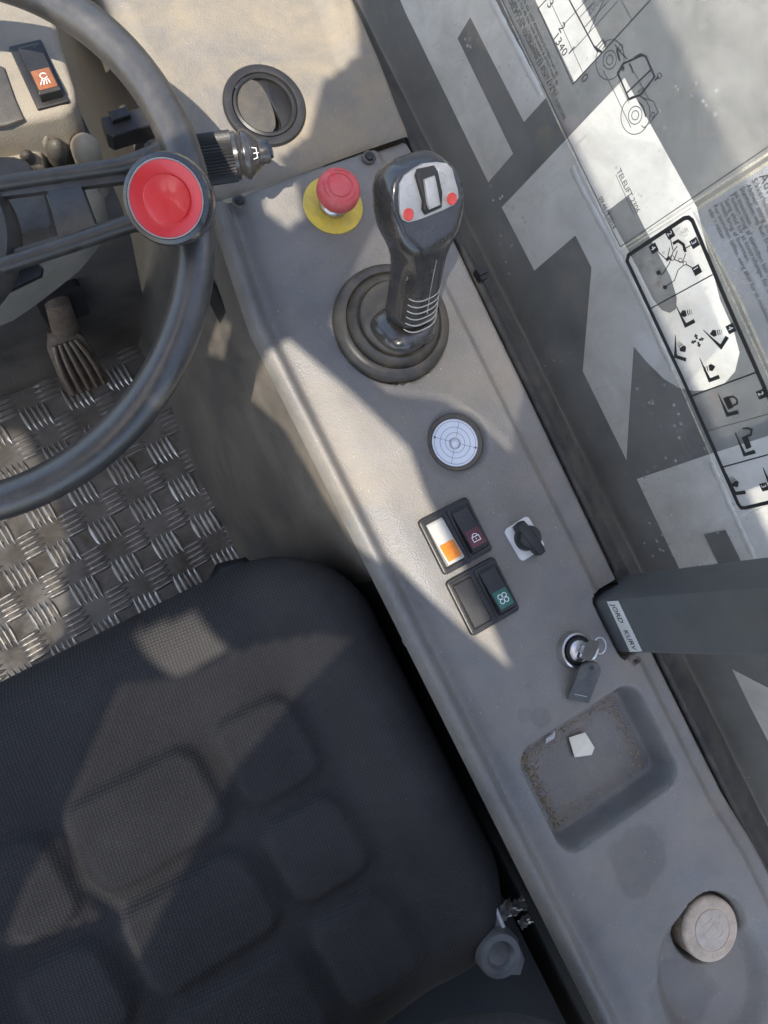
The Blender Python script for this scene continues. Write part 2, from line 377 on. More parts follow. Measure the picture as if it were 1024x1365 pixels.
for n_, (x, y, a) in enumerate(bars):
    if n_ < 300:
        if bar_me is None:
            o = obj('tread_bar', MB().add(proto.v, proto.f), 'tread', loc=(0, 0, 0), smooth=0); bar_me = o.data
            o.parent = floor
        else:
            o = bpy.data.objects.new('tread_bar', bar_me); COL.objects.link(o); o.parent = floor
        o.location = (x, y-.1, .0); o.rotation_euler = (0, 0, a+random.uniform(-.03, .03)); o.scale = (random.uniform(.93, 1.05), random.uniform(.85, 1.15), random.uniform(.7, 1.1))
    else:
        ca, sa = math.cos(a), math.sin(a)
        rest.add([(x+p[0]*ca-p[1]*sa, y+p[0]*sa+p[1]*ca, FLOOR_Z+p[2]) for p in proto.v], proto.f)
stuff(obj('tread_bars', rest, 'tread', floor, smooth=0))

# ------------------------------------------------------------------ side console
CON = V(.25, -.1, FLOOR_Z)
con = thing('side_console', 'long grey moulded plastic control console running beside the seat', 'console', CON)
def cleft(y): return .1455+max(0., y-.19)*.15+(.004 if y < -.2 else 0)*0
def cright(y): return .3695-max(0., min(1., (.3-y)/.5))*.0085
TR = (.2560, -.3040, .0690, .0520, .019)
LV = (.2742, .0225)
CAPXY = (.2823, -.4898)
JSXY = (.2655, .1450)
def ctop(x, y):
    z = 0.
    l = cleft(y); e = x-l
    z += .0055*math.exp(-((e-.0085)/.0058)**2)-.0062*math.exp(-((e-.021)/(.0065 if e < .021 else .014))**2)
    if e < .007: z -= .014*(1-math.sqrt(max(0., 1-((.007-e)/.007)**2)))
    r = cright(y)-x
    z -= .0065*smooth01((x-.328-(.008 if y < -.24 else 0))/.010)
    if r < .007: z -= .012*(1-math.sqrt(max(0., 1-((.007-r)/.007)**2)))
    if y > .292: z -= .004*(1-math.sqrt(max(0., 1-((y-.292)/.0115)**2)))
    # storage tray
    d = sdrr(x, y, *TR)
    if d < .006: z -= .033*smooth01((.0015-d)/.0095)
    # level recess
    q = math.hypot(x-LV[0], y-LV[1]); z -= .0035*smooth01((.036-math.hypot(x-LV[0]+.003, y-LV[1]+.003))/.013); z -= .012*smooth01((.0300-q)/.005)
    # joystick opening
    q = math.hypot(x-JSXY[0]+.001, y-JSXY[1]+.004); z -= .03*smooth01((.0525-q)/.006)
    # filler cap recess
    q = math.hypot(x-CAPXY[0], y-CAPXY[1]); z -= .022*smooth01((.0350-q)/.006)
    q = math.hypot((x-.262)/1., (y+.528)/1.2); z -= .015*smooth01((.060-q)/.018)
    q = math.hypot(x-.345, (y+.47)/1.7); z += .012*smooth01((.05-q)/.04)
    # slot round the pillar
    d = sdrr(x, y, .371, -.1985, .048, .0335, .008); z -= .03*smooth01((.001-d)/.003)
    z += .0006*mnoise.noise((x*14, y*14, 0))
    return z
ys = [-.72+i*.0023 for i in range(int((.3035+.72)/.0023)+1)]+[.3035]
us = [0, .006, .013, .02, .028, .037]+[.045+i*(.94-.045)/128 for i in range(129)]+[.95, .96, .968, .976, .984, .99, .995, 1.]
G = MB()
G.grid(lambda y, u: (lambda x: (x, y, ctop(x, y)))(cleft(y)+u*(cright(y)-cleft(y))), ys, us)
def split(mb, test):
    a, b = MB(), MB()
    for tgt, want in ((a, True), (b, False)):
        mp = {}
        for f in mb.f:
            c = np.mean([mb.v[i] for i in f], axis=0)
            if test(c) == want:
                ff = []
                for i in f:
                    if i not in mp: mp[i] = len(tgt.v); tgt.v.append(mb.v[i])
                    ff.append(mp[i])
                tgt.f.append(tuple(ff))
    return a, b
tray, top = split(G, lambda c: sdrr(c[0], c[1], *TR) < .0062)
obj('top_panel', top, 'console', con, smooth=60)
obj('storage_tray', tray, 'console', con, smooth=60, label='shallow dirty storage tray moulded into the console')
# inner side wall under the lip: leans in towards the floor, set back beside the seat
WX = lambda z: .1515-.0665*(-z/.42)
def wallpt(y, k):
    l = cleft(min(y, .30)); z = -.010-k*.41
    back = smooth01((-.015-y)/.07)
    x = (l+.002-.0665*k)*(1-back)+(l+.018)*back
    if y > .30: x = (cleft(.30)+.002)+(.155-cleft(.30))*smooth01((y-.3)/.05)-.0665*k
    return (x, y, z+.0)
wm = MB(); wm.grid(lambda y, k: wallpt(y, k), [-.06+i*.02 for i in range(35)], [i/20 for i in range(21)])
obj('side_wall', wm, 'wall_plastic', con, smooth=60)
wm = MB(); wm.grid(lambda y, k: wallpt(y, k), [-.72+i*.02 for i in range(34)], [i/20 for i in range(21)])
obj('rear_side_wall', wm, 'gap_shade_black', con, smooth=60)  # rear wall coloured near black for the shade beside the seat
lipm = MB(); lipm.tube([V(cleft(y)+.0035, y, -.0125) for y in [-.72+i*.02 for i in range(52)]], .0032, 8)
obj('lip_edge', lipm, 'wall_plastic', con)
outw = MB(); outw.add([V(.3605, -.72, -.01), V(.3605, .60, -.01), V(.3605, .60, -.2), V(.3605, -.72, -.2)], [(0, 1, 2, 3)])
obj('outer_wall', outw, 'seal', con, smooth=0)
def screw(fr, r, parent, m='black_plastic', washer=True):
    b = MB()
    if washer: b.lathe([(r*1.55, 0), (r*1.55, r*.25), (r*1.25, r*.45), (r*.98, r*.42)], fr, 24, cap1=True)
    s_ = obj('screw', b if washer else MB().lathe([(r*1.1, 0), (r*1.1, r*.1)], fr, 20), 'rubber', parent)
    h = MB(); h.lathe([(r, .0), (r, r*.55), (r*.8, r*.85), (r*.4, r*.98)], fr, 20)
    obj('head', h, m, s_)
    c = MB()
    for a in (.5, .5+math.pi/2):
        ff = Frame(fr(0, 0, r*.95), fr.x*math.cos(a)+fr.y*math.sin(a), -fr.x*math.sin(a)+fr.y*math.cos(a))
        c.slab(ff, rrect(r*1.1, r*.22, r*.05, 1), 0 if a < 1 else .0001, r*.09 if a < 1 else r*.1)
    obj('cross_slot', c, 'ink', s_, smooth=0)
screw(flat(P(319, 269, .002)), .0042, con); screw(flat(P(492, 210, .002)), .0042, con)
screw(Frame(V(.1490, .1985, -.0125), (0, 1, 0), (.3, 0, 1)), .0042, con, 'metal', False)
screw(Frame(V(.1460, -.118, -.011), (0, 1, 0), (.3, 0, 1)), .0042, con, 'metal', False)
# dark grab recess and small decal plate on the side wall
hm = MB(); hm.slab(Frame(V(wallpt(.245, .16)[0]-.002, .245, -.075), (0, 1, 0), (.16, 0, 1)), rrect(.05, .03, .014), 0, .004, .001)
obj('finger_recess', hm, 'black_plastic', con)
dfr = Frame(V(wallpt(.30, .34)[0]-.0025, .315, -.15), (0, -1, 0), (.16, 0, 1))
dm = MB(); dm.slab(dfr, rrect(.055, .04, .003), 0, .0015)
dp = obj('decal_plate', dm, 'black_plastic', con)
di = MB()
for (a, b_) in ((-.015, .008), (0., .008), (.015, .008), (-.012, -.009)):
    di.ribbon([dfr(a+x, b_+y, .0019) for x, y in circ(.005, 14)], .0013, dfr.z, True)
obj('decal_icons', di, 'white_print', dp, smooth=0)

# ------------------------------------------------------------------ dash ahead of the console
DASH = V(.26, .45, -.1)
dash = thing('dash_panel', 'dusty grey dashboard panel ahead of the console carrying the round vent', 'dash panel', DASH)
def dtop(x, y):
    l = .1545+.02*smooth01((.34-y)/.04)*0; z = .085*(y-.303)
    e = x-.154
    if e < .022: z -= .03*(1-math.sqrt(max(0., 1-((.022-e)/.022)**2)))
    r = .372-x
    z += .007*smooth01((x-.325-(y-.3)*.05)/.02)*smooth01((y-.31)/.08)
    if r < .008: z -= .014*(1-math.sqrt(max(0., 1-((.008-r)/.008)**2)))
    if y < .316: z -= .004*(1-math.sqrt(max(0., 1-((.316-y)/.0115)**2)))
    z -= .03*smooth01((.030-math.hypot(x-.2515, y-.375))/.003)
    return z+.0012*mnoise.noise((x*9, y*9, 3))
D = MB(); D.grid(lambda y, u: (lambda x: (x, y, dtop(x, y)))(.154+u*(.372-.154)), [.3047+i*.0025 for i in range(140)],
    [0, .005, .012, .02, .03, .045, .06, .08]+[.1+i*.86/90 for i in range(91)]+[.97, .98, .99, .996, 1.])
obj('panel_top', D, 'dash', dash, smooth=60)
dw = MB(); dw.grid(lambda y, k: (.154-.0665*k, y, dtop(.154, y)-.002-k*.4), [.3047+i*.02 for i in range(18)], [i/10 for i in range(11)])
obj('panel_side', dw, 'front_plastic', dash, smooth=60)
# front wall of the footwell with its kick step
fwm = MB()
prof = [(.352, -.42), (.352, -.385), (.362, -.375), (.366, -.30), (.372, -.16), (.385, -.12), (.43, -.09), (.60, -.06), (.66, .02)]
fwm.grid(lambda x, k: (x, prof[k][0], prof[k][1]), [-.7+i*.03 for i in range(28)], list(range(len(prof))))
fwall = thing('footwell_wall', 'dark grey plastic front wall of the footwell above the tread plate', 'wall panel', (-.2, .37, FLOOR_Z))
obj('panel', fwm, 'front_plastic', fwall, smooth=50)

# ------------------------------------------------------------------ window, seal, boom outside
GL0 = V(.408, 0, -.045); GLN = nrm(V(-.976, 0, .212))       # pane leans outwards going up
GF = Frame(GL0, (0, -1, 0), (.212, 0, .976))                 # x runs rearwards, y up the pane, z towards the cab
if GF.z@GLN < 0: raise RuntimeError
seal = MB()
seal.tube([V(.3745, .62, -.012), V(.3735, .3, -.013), V(.3675, -.1, -.013), V(.3665, -.158, -.013)], .0036, 10)
sl = thing('window_seal', 'black rubber seal strip between console edge and side window', 'seal', (.37, 0, -.06))
obj('seal_bead', seal, 'seal', sl)
s2 = MB(); s2.tube([V(.3665, -.24, -.014), V(.366, -.45, -.014), V(.3655, -.72, -.014)], .0036, 10); obj('seal_bead', s2, 'seal', sl)
s3 = MB(); s3.loft([[V(.364, y, -.03), V(.384, y, -.024), V(.402, y, -.036), V(.412, y, -.05), V(.412, y, -.075), V(.364, y, -.08)] for y in (-.75, -.3, 0, .3, .65)])
obj('lower_channel', s3, 'seal', sl)
cl = MB(); cl.slab(flat(P(641, 366, -.005)), rrect(.008, .012, .001, 1), -.015, .004); cl.slab(flat(P(641, 366, -.005)), rrect(.011, .004, .001, 1), .0045, .008)
obj('clip', cl, 'black_plastic', sl, smooth=0)
win = thing('side_window', 'large dusty side window pane leaning out beyond the console', 'window', (.41, .1, -.05))
pn = MB(); pn.slab(GF, [(-.66, 0), (.20, 0), (.20, .75), (-.66, .75)], -.004, 0)
obj('pane', pn, 'glass', win, smooth=0)
pn = MB(); pn.slab(GF, [(.215, 0), (.80, 0), (.80, .75), (.215, .75)], -.004, 0)
obj('pane', pn, 'glass', win, smooth=0)
# boom
B0 = V(.535, 0, -.30)
BF = Frame(B0, (0, -1, 0), (.38, 0, 1))
boom = thing('boom', 'long grey lifting boom with big white painted letters outside the window', 'boom', (.6, 0, -.5))
bm_ = MB()
bprof = [(-.50, -.02), (-.14, 0), (.75, 0), (.80, -.03), (.82, -.30), (-.45, -.30)]
bm_.loft([[BF(x, y, z) for y, z in bprof] for x in (-2.2, 1.8)])
obj('boom_body', bm_, 'boom_grey', boom, smooth=0)
def bpx(px, py, c=.0012): return BF.px(px, py, c)
def wline(py): return bpx(np.interp(py, [-120, 0, 118, 250, 324, 413, 506, 658, 751, 900], [595, 658, 720, 778, 818, 864, 905, 969, 1012, 1080]), py, -.0042)
for y0_, y1_, m_ in ((-90, 128, 'boom_white'), (222, 492, 'boom_white'), (612, 770, 'boom_white')):
    wl = MB(); n_ = max(4, int((y1_-y0_)/7))
    wl.tube([wline(y0_+(y1_-y0_)*i/n_)+BF.z*.0007*mnoise.noise((y0_+i*.9, 0, 0)) for i in range(n_+1)], lambda t: .0062+.0009*mnoise.noise((t*14, y0_, 0)), 10)
    obj('weld_bead', wl, m_, boom, smooth=60)
def letter(pts, c=.0008):
    b = MB(); P3 = [bpx(x, y, c) for x, y in pts]
    bm = bmesh.new(); vs = [bm.verts.new(p) for p in P3]; es = [bm.edges.new((vs[i], vs[(i+1) % len(vs)])) for i in range(len(vs))]
    bmesh.ops.triangle_fill(bm, edges=es, use_beauty=True); bm.verts.index_update()
    b.add([v.co[:] for v in bm.verts], [tuple(v.index for v in f.verts) for f in bm.faces]); bm.free()
    obj('painted_letter', b, 'boom_white', boom, smooth=0)
def c3(pts): return [(500+x/1.954, y/1.954) for x, y in pts]
def c4(pts): return [(740+x/2.574, 250+y/2.574) for x, y in pts]
letter(c3([(20, -110), (78, 30), (295, 475), (360, 400), (215, 100), (248, 45), (388, 318), (445, 255), (250, -120)]))
letter(c3([(360, -120), (520, 215), (600, 125), (470, -140)]))
RB = c3([(330, 540), (650, 200), (930, 700)])
letter(c3([(330, 540), (650, 203), (760, 400), (838, 540)])+[(960, 400), (978, 440), (986, 470), (980, 495), (965, 512), (945, 520), (925, 521), (905, 517), (885, 505), (862, 482), (845, 462)]
       +c4([(258, 720), (245, 935), (95, 630), (125, 275), (70, 165)])+c3([(520, 615), (415, 705)]))
# dark counter inside that letter (body colour showing through)
def counter(pts):
    b = MB(); b.poly([bpx(x, y, .0018) for x, y in pts]); obj('letter_counter', b, 'boom_grey', boom, smooth=0)
counter(c3([(605, 550), (660, 508), (700, 590), (770, 720), (786, 775), (784, 805), (768, 815), (748, 808), (725, 780), (690, 710)]))
letter(c4([(280, 1000), (530, 915), (731, 852), (900, 800), (1100, 1250), (640, 1480), (480, 1420)]))
counter(c4([(510, 1190), (585, 1175), (670, 1345), (600, 1370)]))
letter([(976, 892), (1030, 920), (1090, 960), (1110, 1080), (1024, 988), (1000, 942)])

# ------------------------------------------------------------------ added roof sheet out of view; openings cut to shape the sun patches
RZ = .95
def up(p): p = np.asarray(p, float); return p+SUN*((RZ-p[2])/SUN[2])
def wallhit(px, py):
    lo = None
    best = min((abs(P(px, py, z)[0]-(.1475-.0665*((-z-.01)/.41))), z) for z in [-.01-.41*i/400 for i in range(401)])
    return P(px, py, best[1])
C0 = lambda L: [up(P(x, y, 0.))[:2] for x, y in L]
def Cz(L, z): return [up(P(x, y, z))[:2] for x, y in L]
holes = [
    C0([(383, 452), (470, 525), (545, 598), (568, 662), (640, 800), (680, 890), (600, 822), (520, 748)])+[up(wallhit(x, y))[:2] for x, y in [(468, 722), (420, 642), (380, 572), (330, 528), (357, 476)]],
    C0([(120, -80), (468, -80), (482, 80), (432, 112), (412, 180), (372, 212), (392, 250), (300, 266), (225, 200), (165, 80)]),
    C0([(352, 254), (394, 244), (404, 288), (384, 304), (352, 280)]),
    [up(wallhit(x, y))[:2] for x, y in [(272, 470), (286, 424), (306, 432), (296, 478)]],
    Cz([(170, 848), (260, 818), (305, 862), (238, 902)], -.055),
    Cz([(-120, -90), (60, -90), (98, 40), (108, 150), (70, 168), (60, 196), (-120, 200)], .02),
]
# sheets added over some openings to dim the sun on seat, floor and joystick
tinted = [Cz([(x/1.463, 720+y/1.463) for x, y in L], -.055) for L in ([(245, 275), (330, 268), (352, 262), (470, 215), (640, 165), (690, 172), (610, 265), (460, 440), (400, 560), (270, 815), (235, 735), (150, 680), (120, 540)],
    [(20, 775), (60, 660), (105, 590), (150, 690), (180, 745), (60, 782)])]
tinted.append(Cz([(-120, 560), (30, 575), (57, 625), (92, 722), (84, 770), (90, 805), (84, 842), (0, 920), (-120, 960)], FLOOR_Z))
tinted.append(C0([(505, 300), (600, 285), (640, 380), (700, 520), (680, 600), (640, 560), (590, 530), (520, 522), (470, 480), (440, 430), (480, 350)]))
holes += tinted
for T_ in tinted:
    tw = MB(); bmx = bmesh.new(); vs = [bmx.verts.new((x, y, RZ+.004)) for x, y in T_]; es = [bmx.edges.new((vs[i], vs[(i+1) % len(vs)])) for i in range(len(vs))]
    bmesh.ops.triangle_fill(bmx, edges=es, use_beauty=True); bmx.verts.index_update()
    tw.add([v.co[:] for v in bmx.verts], [tuple(v.index for v in f.verts) for f in bmx.faces]); bmx.free()
    struct(obj('sun_filter_sheet', tw, 'sun_filter', smooth=0))
def inside(px, py, poly):
    c = False; n = len(poly)
    for i in range(n):
        (x1, y1), (x2, y2) = poly[i], poly[i-1]
        if (y1 > py) != (y2 > py) and px < (x2-x1)*(py-y1)/(y2-y1)+x1: c = not c
    return c
rf = MB(); RX0, RX1, RY0, RY1, ST = -1.15, .124, -1.0, .72, .004
ny = int((RY1-RY0)/ST)
for k in range(ny):
    y0 = RY0+k*ST; yc = y0+ST/2; cuts = [RX0, RX1]; segs = []
    xs = set()
    for h in holes:
        n = len(h)
        for i in range(n):
            (x1, y1), (x2, y2) = h[i], h[i-1]
            if (y1 > yc) != (y2 > yc): xs.add((x2-x1)*(yc-y1)/(y2-y1)+x1)
    xs = sorted([RX0]+[x for x in xs if RX0 < x < RX1]+[RX1])
    for a, b in zip(xs[:-1], xs[1:]):
        m = (a+b)/2
        if b-a > 1e-5 and not any(inside(m, yc, h) for h in holes):
            rf.add([(a, y0, RZ), (b, y0, RZ), (b, y0+ST, RZ), (a, y0+ST, RZ)], [(0, 1, 2, 3)])
struct(obj('sun_mask_roof', rf, 'sun_mask_grey', smooth=0))
# ------------------------------------------------------------------ round air vent
vc = P(353, 141, .012); vz = .085*(.375-.303)
VF = Frame(V(P(353, 141, vz)[0], P(353, 141, vz)[1], vz-.001), (1, 0, 0), (0, 1, .085))
vent = thing('air_vent', 'round black swivelling air vent set into the dusty dash panel', 'air vent', VF.o)
b = MB(); b.lathe([(.0372, -.002), (.0374, .0015), (.0360, .0035), (.0325, .0042), (.0295, .0036), (.028, .001), (.0275, -.004)], VF, 64, cap1=False); obj('outer_ring', b, 'black_plastic', vent)
b = MB(); b.lathe([(.0282, -.0005), (.0282, .003), (.026, .004), (.0245, .0025), (.0235, -.006), (.01, -.010), (.0005, -.010)], VF, 64); obj('inner_ring', b, 'black_plastic', vent)
# flap halves: the left leaf stands proud of the right one
fr1 = Frame(VF(-.003, 0, .0015), VF.x*.98+VF.z*.12, VF.y)
def lens(x0, x1, rad, n=18):
    out = []
    for k in range(n+1): a = math.asin(max(-1, min(1, 1-2*k/n)))*.98; out.append((-rad*math.cos(a)*x0, rad*math.sin(a)))
    for k in range(n+1): a = math.asin(max(-1, min(1, -1+2*k/n)))*.98; out.append((rad*math.cos(a)*x1, rad*math.sin(a)))
    return out
rot = lambda pts, a: [(x*math.cos(a)-y*math.sin(a), x*math.sin(a)+y*math.cos(a)) for x, y in pts]
b = MB(); b.slab(fr1, rot(lens(.93, .36, .0245), -.05), -.003, .002, .0012); obj('flap', b, 'flap_dusty', vent)
fr2 = Frame(VF(.002, 0, .0), VF.x*.98-VF.z*.15, VF.y)
b = MB(); b.slab(fr2, rot(lens(-.2, .98, .0238), .12), -.002, .0015, .001); obj('flap', b, 'black_plastic', vent)
b = MB(); b.slab(Frame(VF(-.013, .0235, .0015), VF.x*.9+VF.y*.45, VF.y*.9-VF.x*.45), rrect(.012, .0035, .001, 2), -.001, .002, .0005); obj('flap_pivot', b, 'black_plastic', vent)

# ------------------------------------------------------------------ emergency stop
e0 = P(444, 274, .0); EF = flat(e0)
est = thing('emergency_stop', 'red mushroom emergency stop button on a yellow round plate', 'stop button', e0)
b = MB(); b.lathe([(.0274, -.001), (.0276, .0012), (.0268, .0018), (.012, .0018)], EF, 64, cap1=False); obj('yellow_plate', b, 'yellow', est)
b = MB(); b.lathe([(.0135, .001), (.0135, .006), (.0125, .0075), (.0115, .0085), (.0112, .017), (.0095, .018), (.0092, .026)], EF, 40); obj('collar', b, 'metal', est)
b = MB(); b.lathe([(.012, .0195), (.0180, .0205), (.0192, .0225), (.0194, .0275), (.0186, .0310), (.0165, .0332), (.0130, .0341), (.0120, .0338), (.0116, .0330), (.0098, .0330), (.0094, .0340), (.005, .0343), (.0005, .0343)], EF, 64, cap0=True); hd = obj('mushroom_head', b, 'red_stop', est)
b = MB()
for k in range(3):
    a0 = k*2.094+.4; pts = [EF(.0143*math.cos(a0+t*.14), .0143*math.sin(a0+t*.14), .0342) for t in range(9)]
    b.ribbon(pts, lambda t: .0012*(1.2-abs(t-.5)), EF.z)
obj('twist_arrow', b, 'red_button', hd, smooth=0)

# ------------------------------------------------------------------ joystick
J0 = V(JSXY[0], JSXY[1], 0.)
joy = thing('joystick', 'black multi-function joystick with two red thumb buttons in rubber boot', 'joystick', J0)
JF = Frame(J0+V(0, 0, -.002), (1, 0, 0), (0, 1, .03))
b = MB(); b.lathe([(.046, -.012), (.0540, -.004), (.0552, .003), (.0538, .009), (.0490, .0130), (.0450, .0135), (.0438, .0115), (.0425, .0135), (.0405, .019), (.0370, .0215), (.0345, .0205), (.0338, .0185)], JF, 80, cap1=False); obj('boot_flange', b, 'rubber_gloss', joy)
b = MB(); b.lathe([(.0342, .017), (.0335, .0225), (.0315, .0245), (.028, .0265), (.0245, .0315), (.021, .0345), (.017, .0375), (.015, .040)], JF, 64); obj('boot_cone', b, 'rubber', joy)
gb = P(541, 436, .037); gt = P(566, 262, .148)
ax = nrm(gt-gb); gl_ = np.linalg.norm(gt-gb)
gx = nrm(V(1, .10, 0)-ax*(V(1, .10, 0)@ax)); gy = np.cross(ax, gx)
FC = P(570, 262, .152); FN = nrm(V(.02, -.50, .86))
FPF = Frame(FC, V(1, .10, 0), np.cross(FN, V(1, .10, 0)))
if FPF.z@FN < 0: FPF = Frame(FC, V(1, .10, 0), -np.cross(FN, V(1, .10, 0)))
sec = [(-.004, .0270, .0250, -.003, .0), (.002, .0275, .0255, -.003, .0), (.007, .0245, .023, -.003, 0), (.012, .0212, .0205, .002, 0), (.020, .0200, .0195, .003, 0), (.045, .0192, .0185, .003, 0), (.065, .0196, .0188, .003, .0), (.078, .0212, .0202, .002, .001),
       (.088, .0235, .0225, .0005, .002), (.097, .0285, .0250, .001, .004), (.105, .0305, .0270, .0015, .006), (.118, .0315, .0285, .0015, .008), (.128, .0310, .0280, .0015, .009), (.136, .0285, .0255, .0015, .009), (.142, .0235, .021, .0015, .009), (.1460, .014, .012, .0015, .009)]
loops = []
for (z, a, d, sx, sy) in sec:
    lp = []
    for k in range(48):
        t = 2*math.pi*k/48; c, s = math.cos(t), math.sin(t); ex = .72
        ex = .72 if z < .08 else .58
        p = gb+ax*z+gx*(sx+a*math.copysign(abs(c)**ex, c))+gy*(sy+d*math.copysign(abs(s)**ex, s))
        h = (p-FC)@FN+.0012
        if h > 0 and z > .08: p = p-FN*h*.97
        lp.append(p)
    loops.append(lp)
b = MB(); b.loft(loops[3:]); grip = obj('grip', b, 'black_gloss', joy, smooth=50)
sb = grip.modifiers.new('sub', 'SUBSURF'); sb.levels = 1; sb.render_levels = 1
b = MB(); b.loft(loops[:4]); gcol = obj('grip_collar', b, 'black_gloss', joy, smooth=50)
sb = gcol.modifiers.new('sub', 'SUBSURF'); sb.levels = 1; sb.render_levels = 1
# rib grooves on the lower grip
for k in range(6):
    z = .016+k*.0062; (a, d) = (.0174, .0187)
    pts = []
    for i in range(15):
        t = math.radians(-142+i*(104/14)); c, s = math.cos(t), math.sin(t); zz = z-.004*(1-((i-7)/7)**2)*.8
        q = [s_ for s_ in sec if s_[0] <= zz][-1]; q2 = [s_ for s_ in sec if s_[0] > zz][0]; u = (zz-q[0])/(q2[0]-q[0])
        aa = q[1]+(q2[1]-q[1])*u; dd = q[2]+(q2[2]-q[2])*u; sx = q[3]+(q2[3]-q[3])*u
        pts.append(gb+ax*zz+gx*(sx+aa*1.0*math.copysign(abs(c)**.72, c))+gy*(dd*1.0*math.copysign(abs(s)**.72, s)))
    b = MB(); b.tube(pts, lambda t: .00045+.0002*math.sin(math.pi*t), 6); obj('grip_rib', b, 'silver_face', joy)
b = MB(); pts = []
for zz in [.028+i*.006 for i in range(10)]:
    q = [s_ for s_ in sec if s_[0] <= zz][-1]; q2 = [s_ for s_ in sec if s_[0] > zz][0]; u = (zz-q[0])/(q2[0]-q[0])
    pts.append(gb+ax*zz+gx*.004+gy*(-(q[2]+(q2[2]-q[2])*u)*1.0+(q[4]+(q2[4]-q[4])*u)))
b.tube(pts, .0003, 5); obj('mould_seam', b, 'silver_face', joy)
# face plate traced on the thumb face
def c5(pts): return [(490+x/4.55, 180+y/4.55) for x, y in pts]
def fpx(x, y, c=0.): p = FPF.px(x, y, c); q = FPF.loc(p); return (q[0], q[1])
pl = [fpx(*p) for p in c5([(198, 470), (193, 380), (197, 295), (225, 245), (290, 200), (345, 170), (420, 163), (480, 170), (515, 205), (530, 270), (548, 330), (552, 380), (530, 420), (460, 455), (380, 488), (310, 515), (250, 530), (215, 515)])]
b = MB(); b.slab(FPF, pl, -.004, .0006, .0006); fpl = obj('face_plate', b, 'silver_face', joy)
hs = [fpx(*p, .001) for p in c5([(285, 245), (300, 205), (395, 185), (415, 215), (445, 350), (440, 440), (345, 482), (328, 455), (330, 400)])]
b = MB(); b.slab(FPF, hs, .0, .0045, .0018); rh = obj('rocker_housing', b, 'black_plastic', joy)
rk = [fpx(*p, .005) for p in c5([(338, 268), (400, 245), (412, 290), (436, 425), (372, 452), (360, 420)])]
c_ = np.mean(rk, axis=0); rkf = FPF
b = MB(); b.slab(FPF, rk, .002, .0072, .001); obj('rocker', b, 'silver_face', rh)
for (x, y) in ((245, 482), (508, 387)):
    q = fpx(*c5([(x, y)])[0], .001); ff = Frame(FPF(q[0], q[1], .0), FPF.x, FPF.y)
    b = MB(); b.lathe([(.0049, 0), (.0049, .0012), (.0045, .0014)], ff, 28); rb = obj('button_ring', b, 'silver_face', joy)
    b = MB(); b.lathe([(.0043, .001), (.0043, .0022), (.0036, .0029), (.0029, .0027), (.0004, .0027)], ff, 28); obj('red_button', b, 'red_button', joy)
for (x, y) in ((265, 335), (450, 262)):
    q = fpx(*c5([(x, y)])[0], .001); ff = Frame(FPF(q[0], q[1], .0007), FPF.x, FPF.y)
    b = MB(); b.lathe([(.0042, -.0005), (.0042, .0002), (.0039, .0003), (.0037, .0001), (.0004, .0001)], ff, 24); obj('blank_button', b, 'silver_face', joy)
for zz, k in ((.108, 14), (.066, 13)):
    s_ = min(sec, key=lambda q: abs(q[0]-zz)); t = math.radians(-160)
    p = gb+ax*zz+gx*(s_[3]-s_[1]*.93)+gy*(s_[4]-s_[2]*.45)
    ff = Frame(p, gy, ax)
    if ff.z@gx > 0: ff = Frame(p, -gy, ax)
    b = MB(); b.lathe([(.003, -.003), (.003, .0006), (.0022, .0007), (.0018, -.0002)], ff, 16); obj('grip_screw', b, 'metal', joy)

# ------------------------------------------------------------------ bubble level
lv = P(610, 587, -.010); LF = flat(V(LV[0]-.0016, LV[1]-.0004, -.0075))
lev = thing('bubble_level', 'round white circular bubble level sunk in the console', 'spirit level', LF.o)
b = MB(); b.lathe([(.0280, -.006), (.0280, -.0015), (.0265, -.0005), (.0240, -.0012), (.0222, -.0015)], Frame(LF(.0012, .0006, 0), LF.x, LF.y), 64, cap1=False); obj('housing_ring', b, 'wall_plastic', lev)
b = MB(); b.lathe([(.0223, -.002), (.0223, .0005), (.0005, .0005)], LF, 56); dial = obj('dial', b, 'dial_white', lev)
b = MB()
for r in (.0203, .0147, .0095): b.ribbon([LF(x, y, .0009) for x, y in circ(r, 56)], .00035, LF.z, True)
obj('rings', b, 'ink_grey', dial, smooth=0)
b = MB()
for k in range(4):
    a = .9+k*math.pi/2
    b.ribbon([LF(r*math.cos(a), r*math.sin(a), .0011) for r in (.0055, .0203)], .0003, LF.z)
    for rr in (.0147, .0203):
        pass
obj('cross_lines', b, 'ink_grey', dial, smooth=0)
for k in (0, 2):
    b = MB(); a = .9+math.pi/2+k*math.pi/2; b.slab(Frame(LF(.0203*math.cos(a), .0203*math.sin(a), .0012), LF.x, LF.y), circ(.0011, 12), 0, .0003)
    obj('end_mark', b, 'ink_grey', dial, smooth=0)
b = MB(); BB = Frame(LF(-.0005, -.0005, .001), LF.x, LF.y)
b.lathe([(.0056, 0), (.0055, .0006), (.0050, .0009), (.0046, .0006), (.0044, .0003)], BB, 32, cap1=False); obj('centre_ring', b, 'metal', dial)
b = MB(); b.lathe([(.0036, 0), (.0035, .001), (.0025, .0018), (.001, .0021), (.0003, .0021)], Frame(LF(-.0015, -.001, .001), LF.x, LF.y), 24); obj('bubble', b, 'dial_white', dial)
b = MB(); b.lathe([(.0222, .0028), (.016, .0036), (.008, .0040), (.0003, .0041)], LF, 48); obj('cover', b, 'clear_cover', lev)

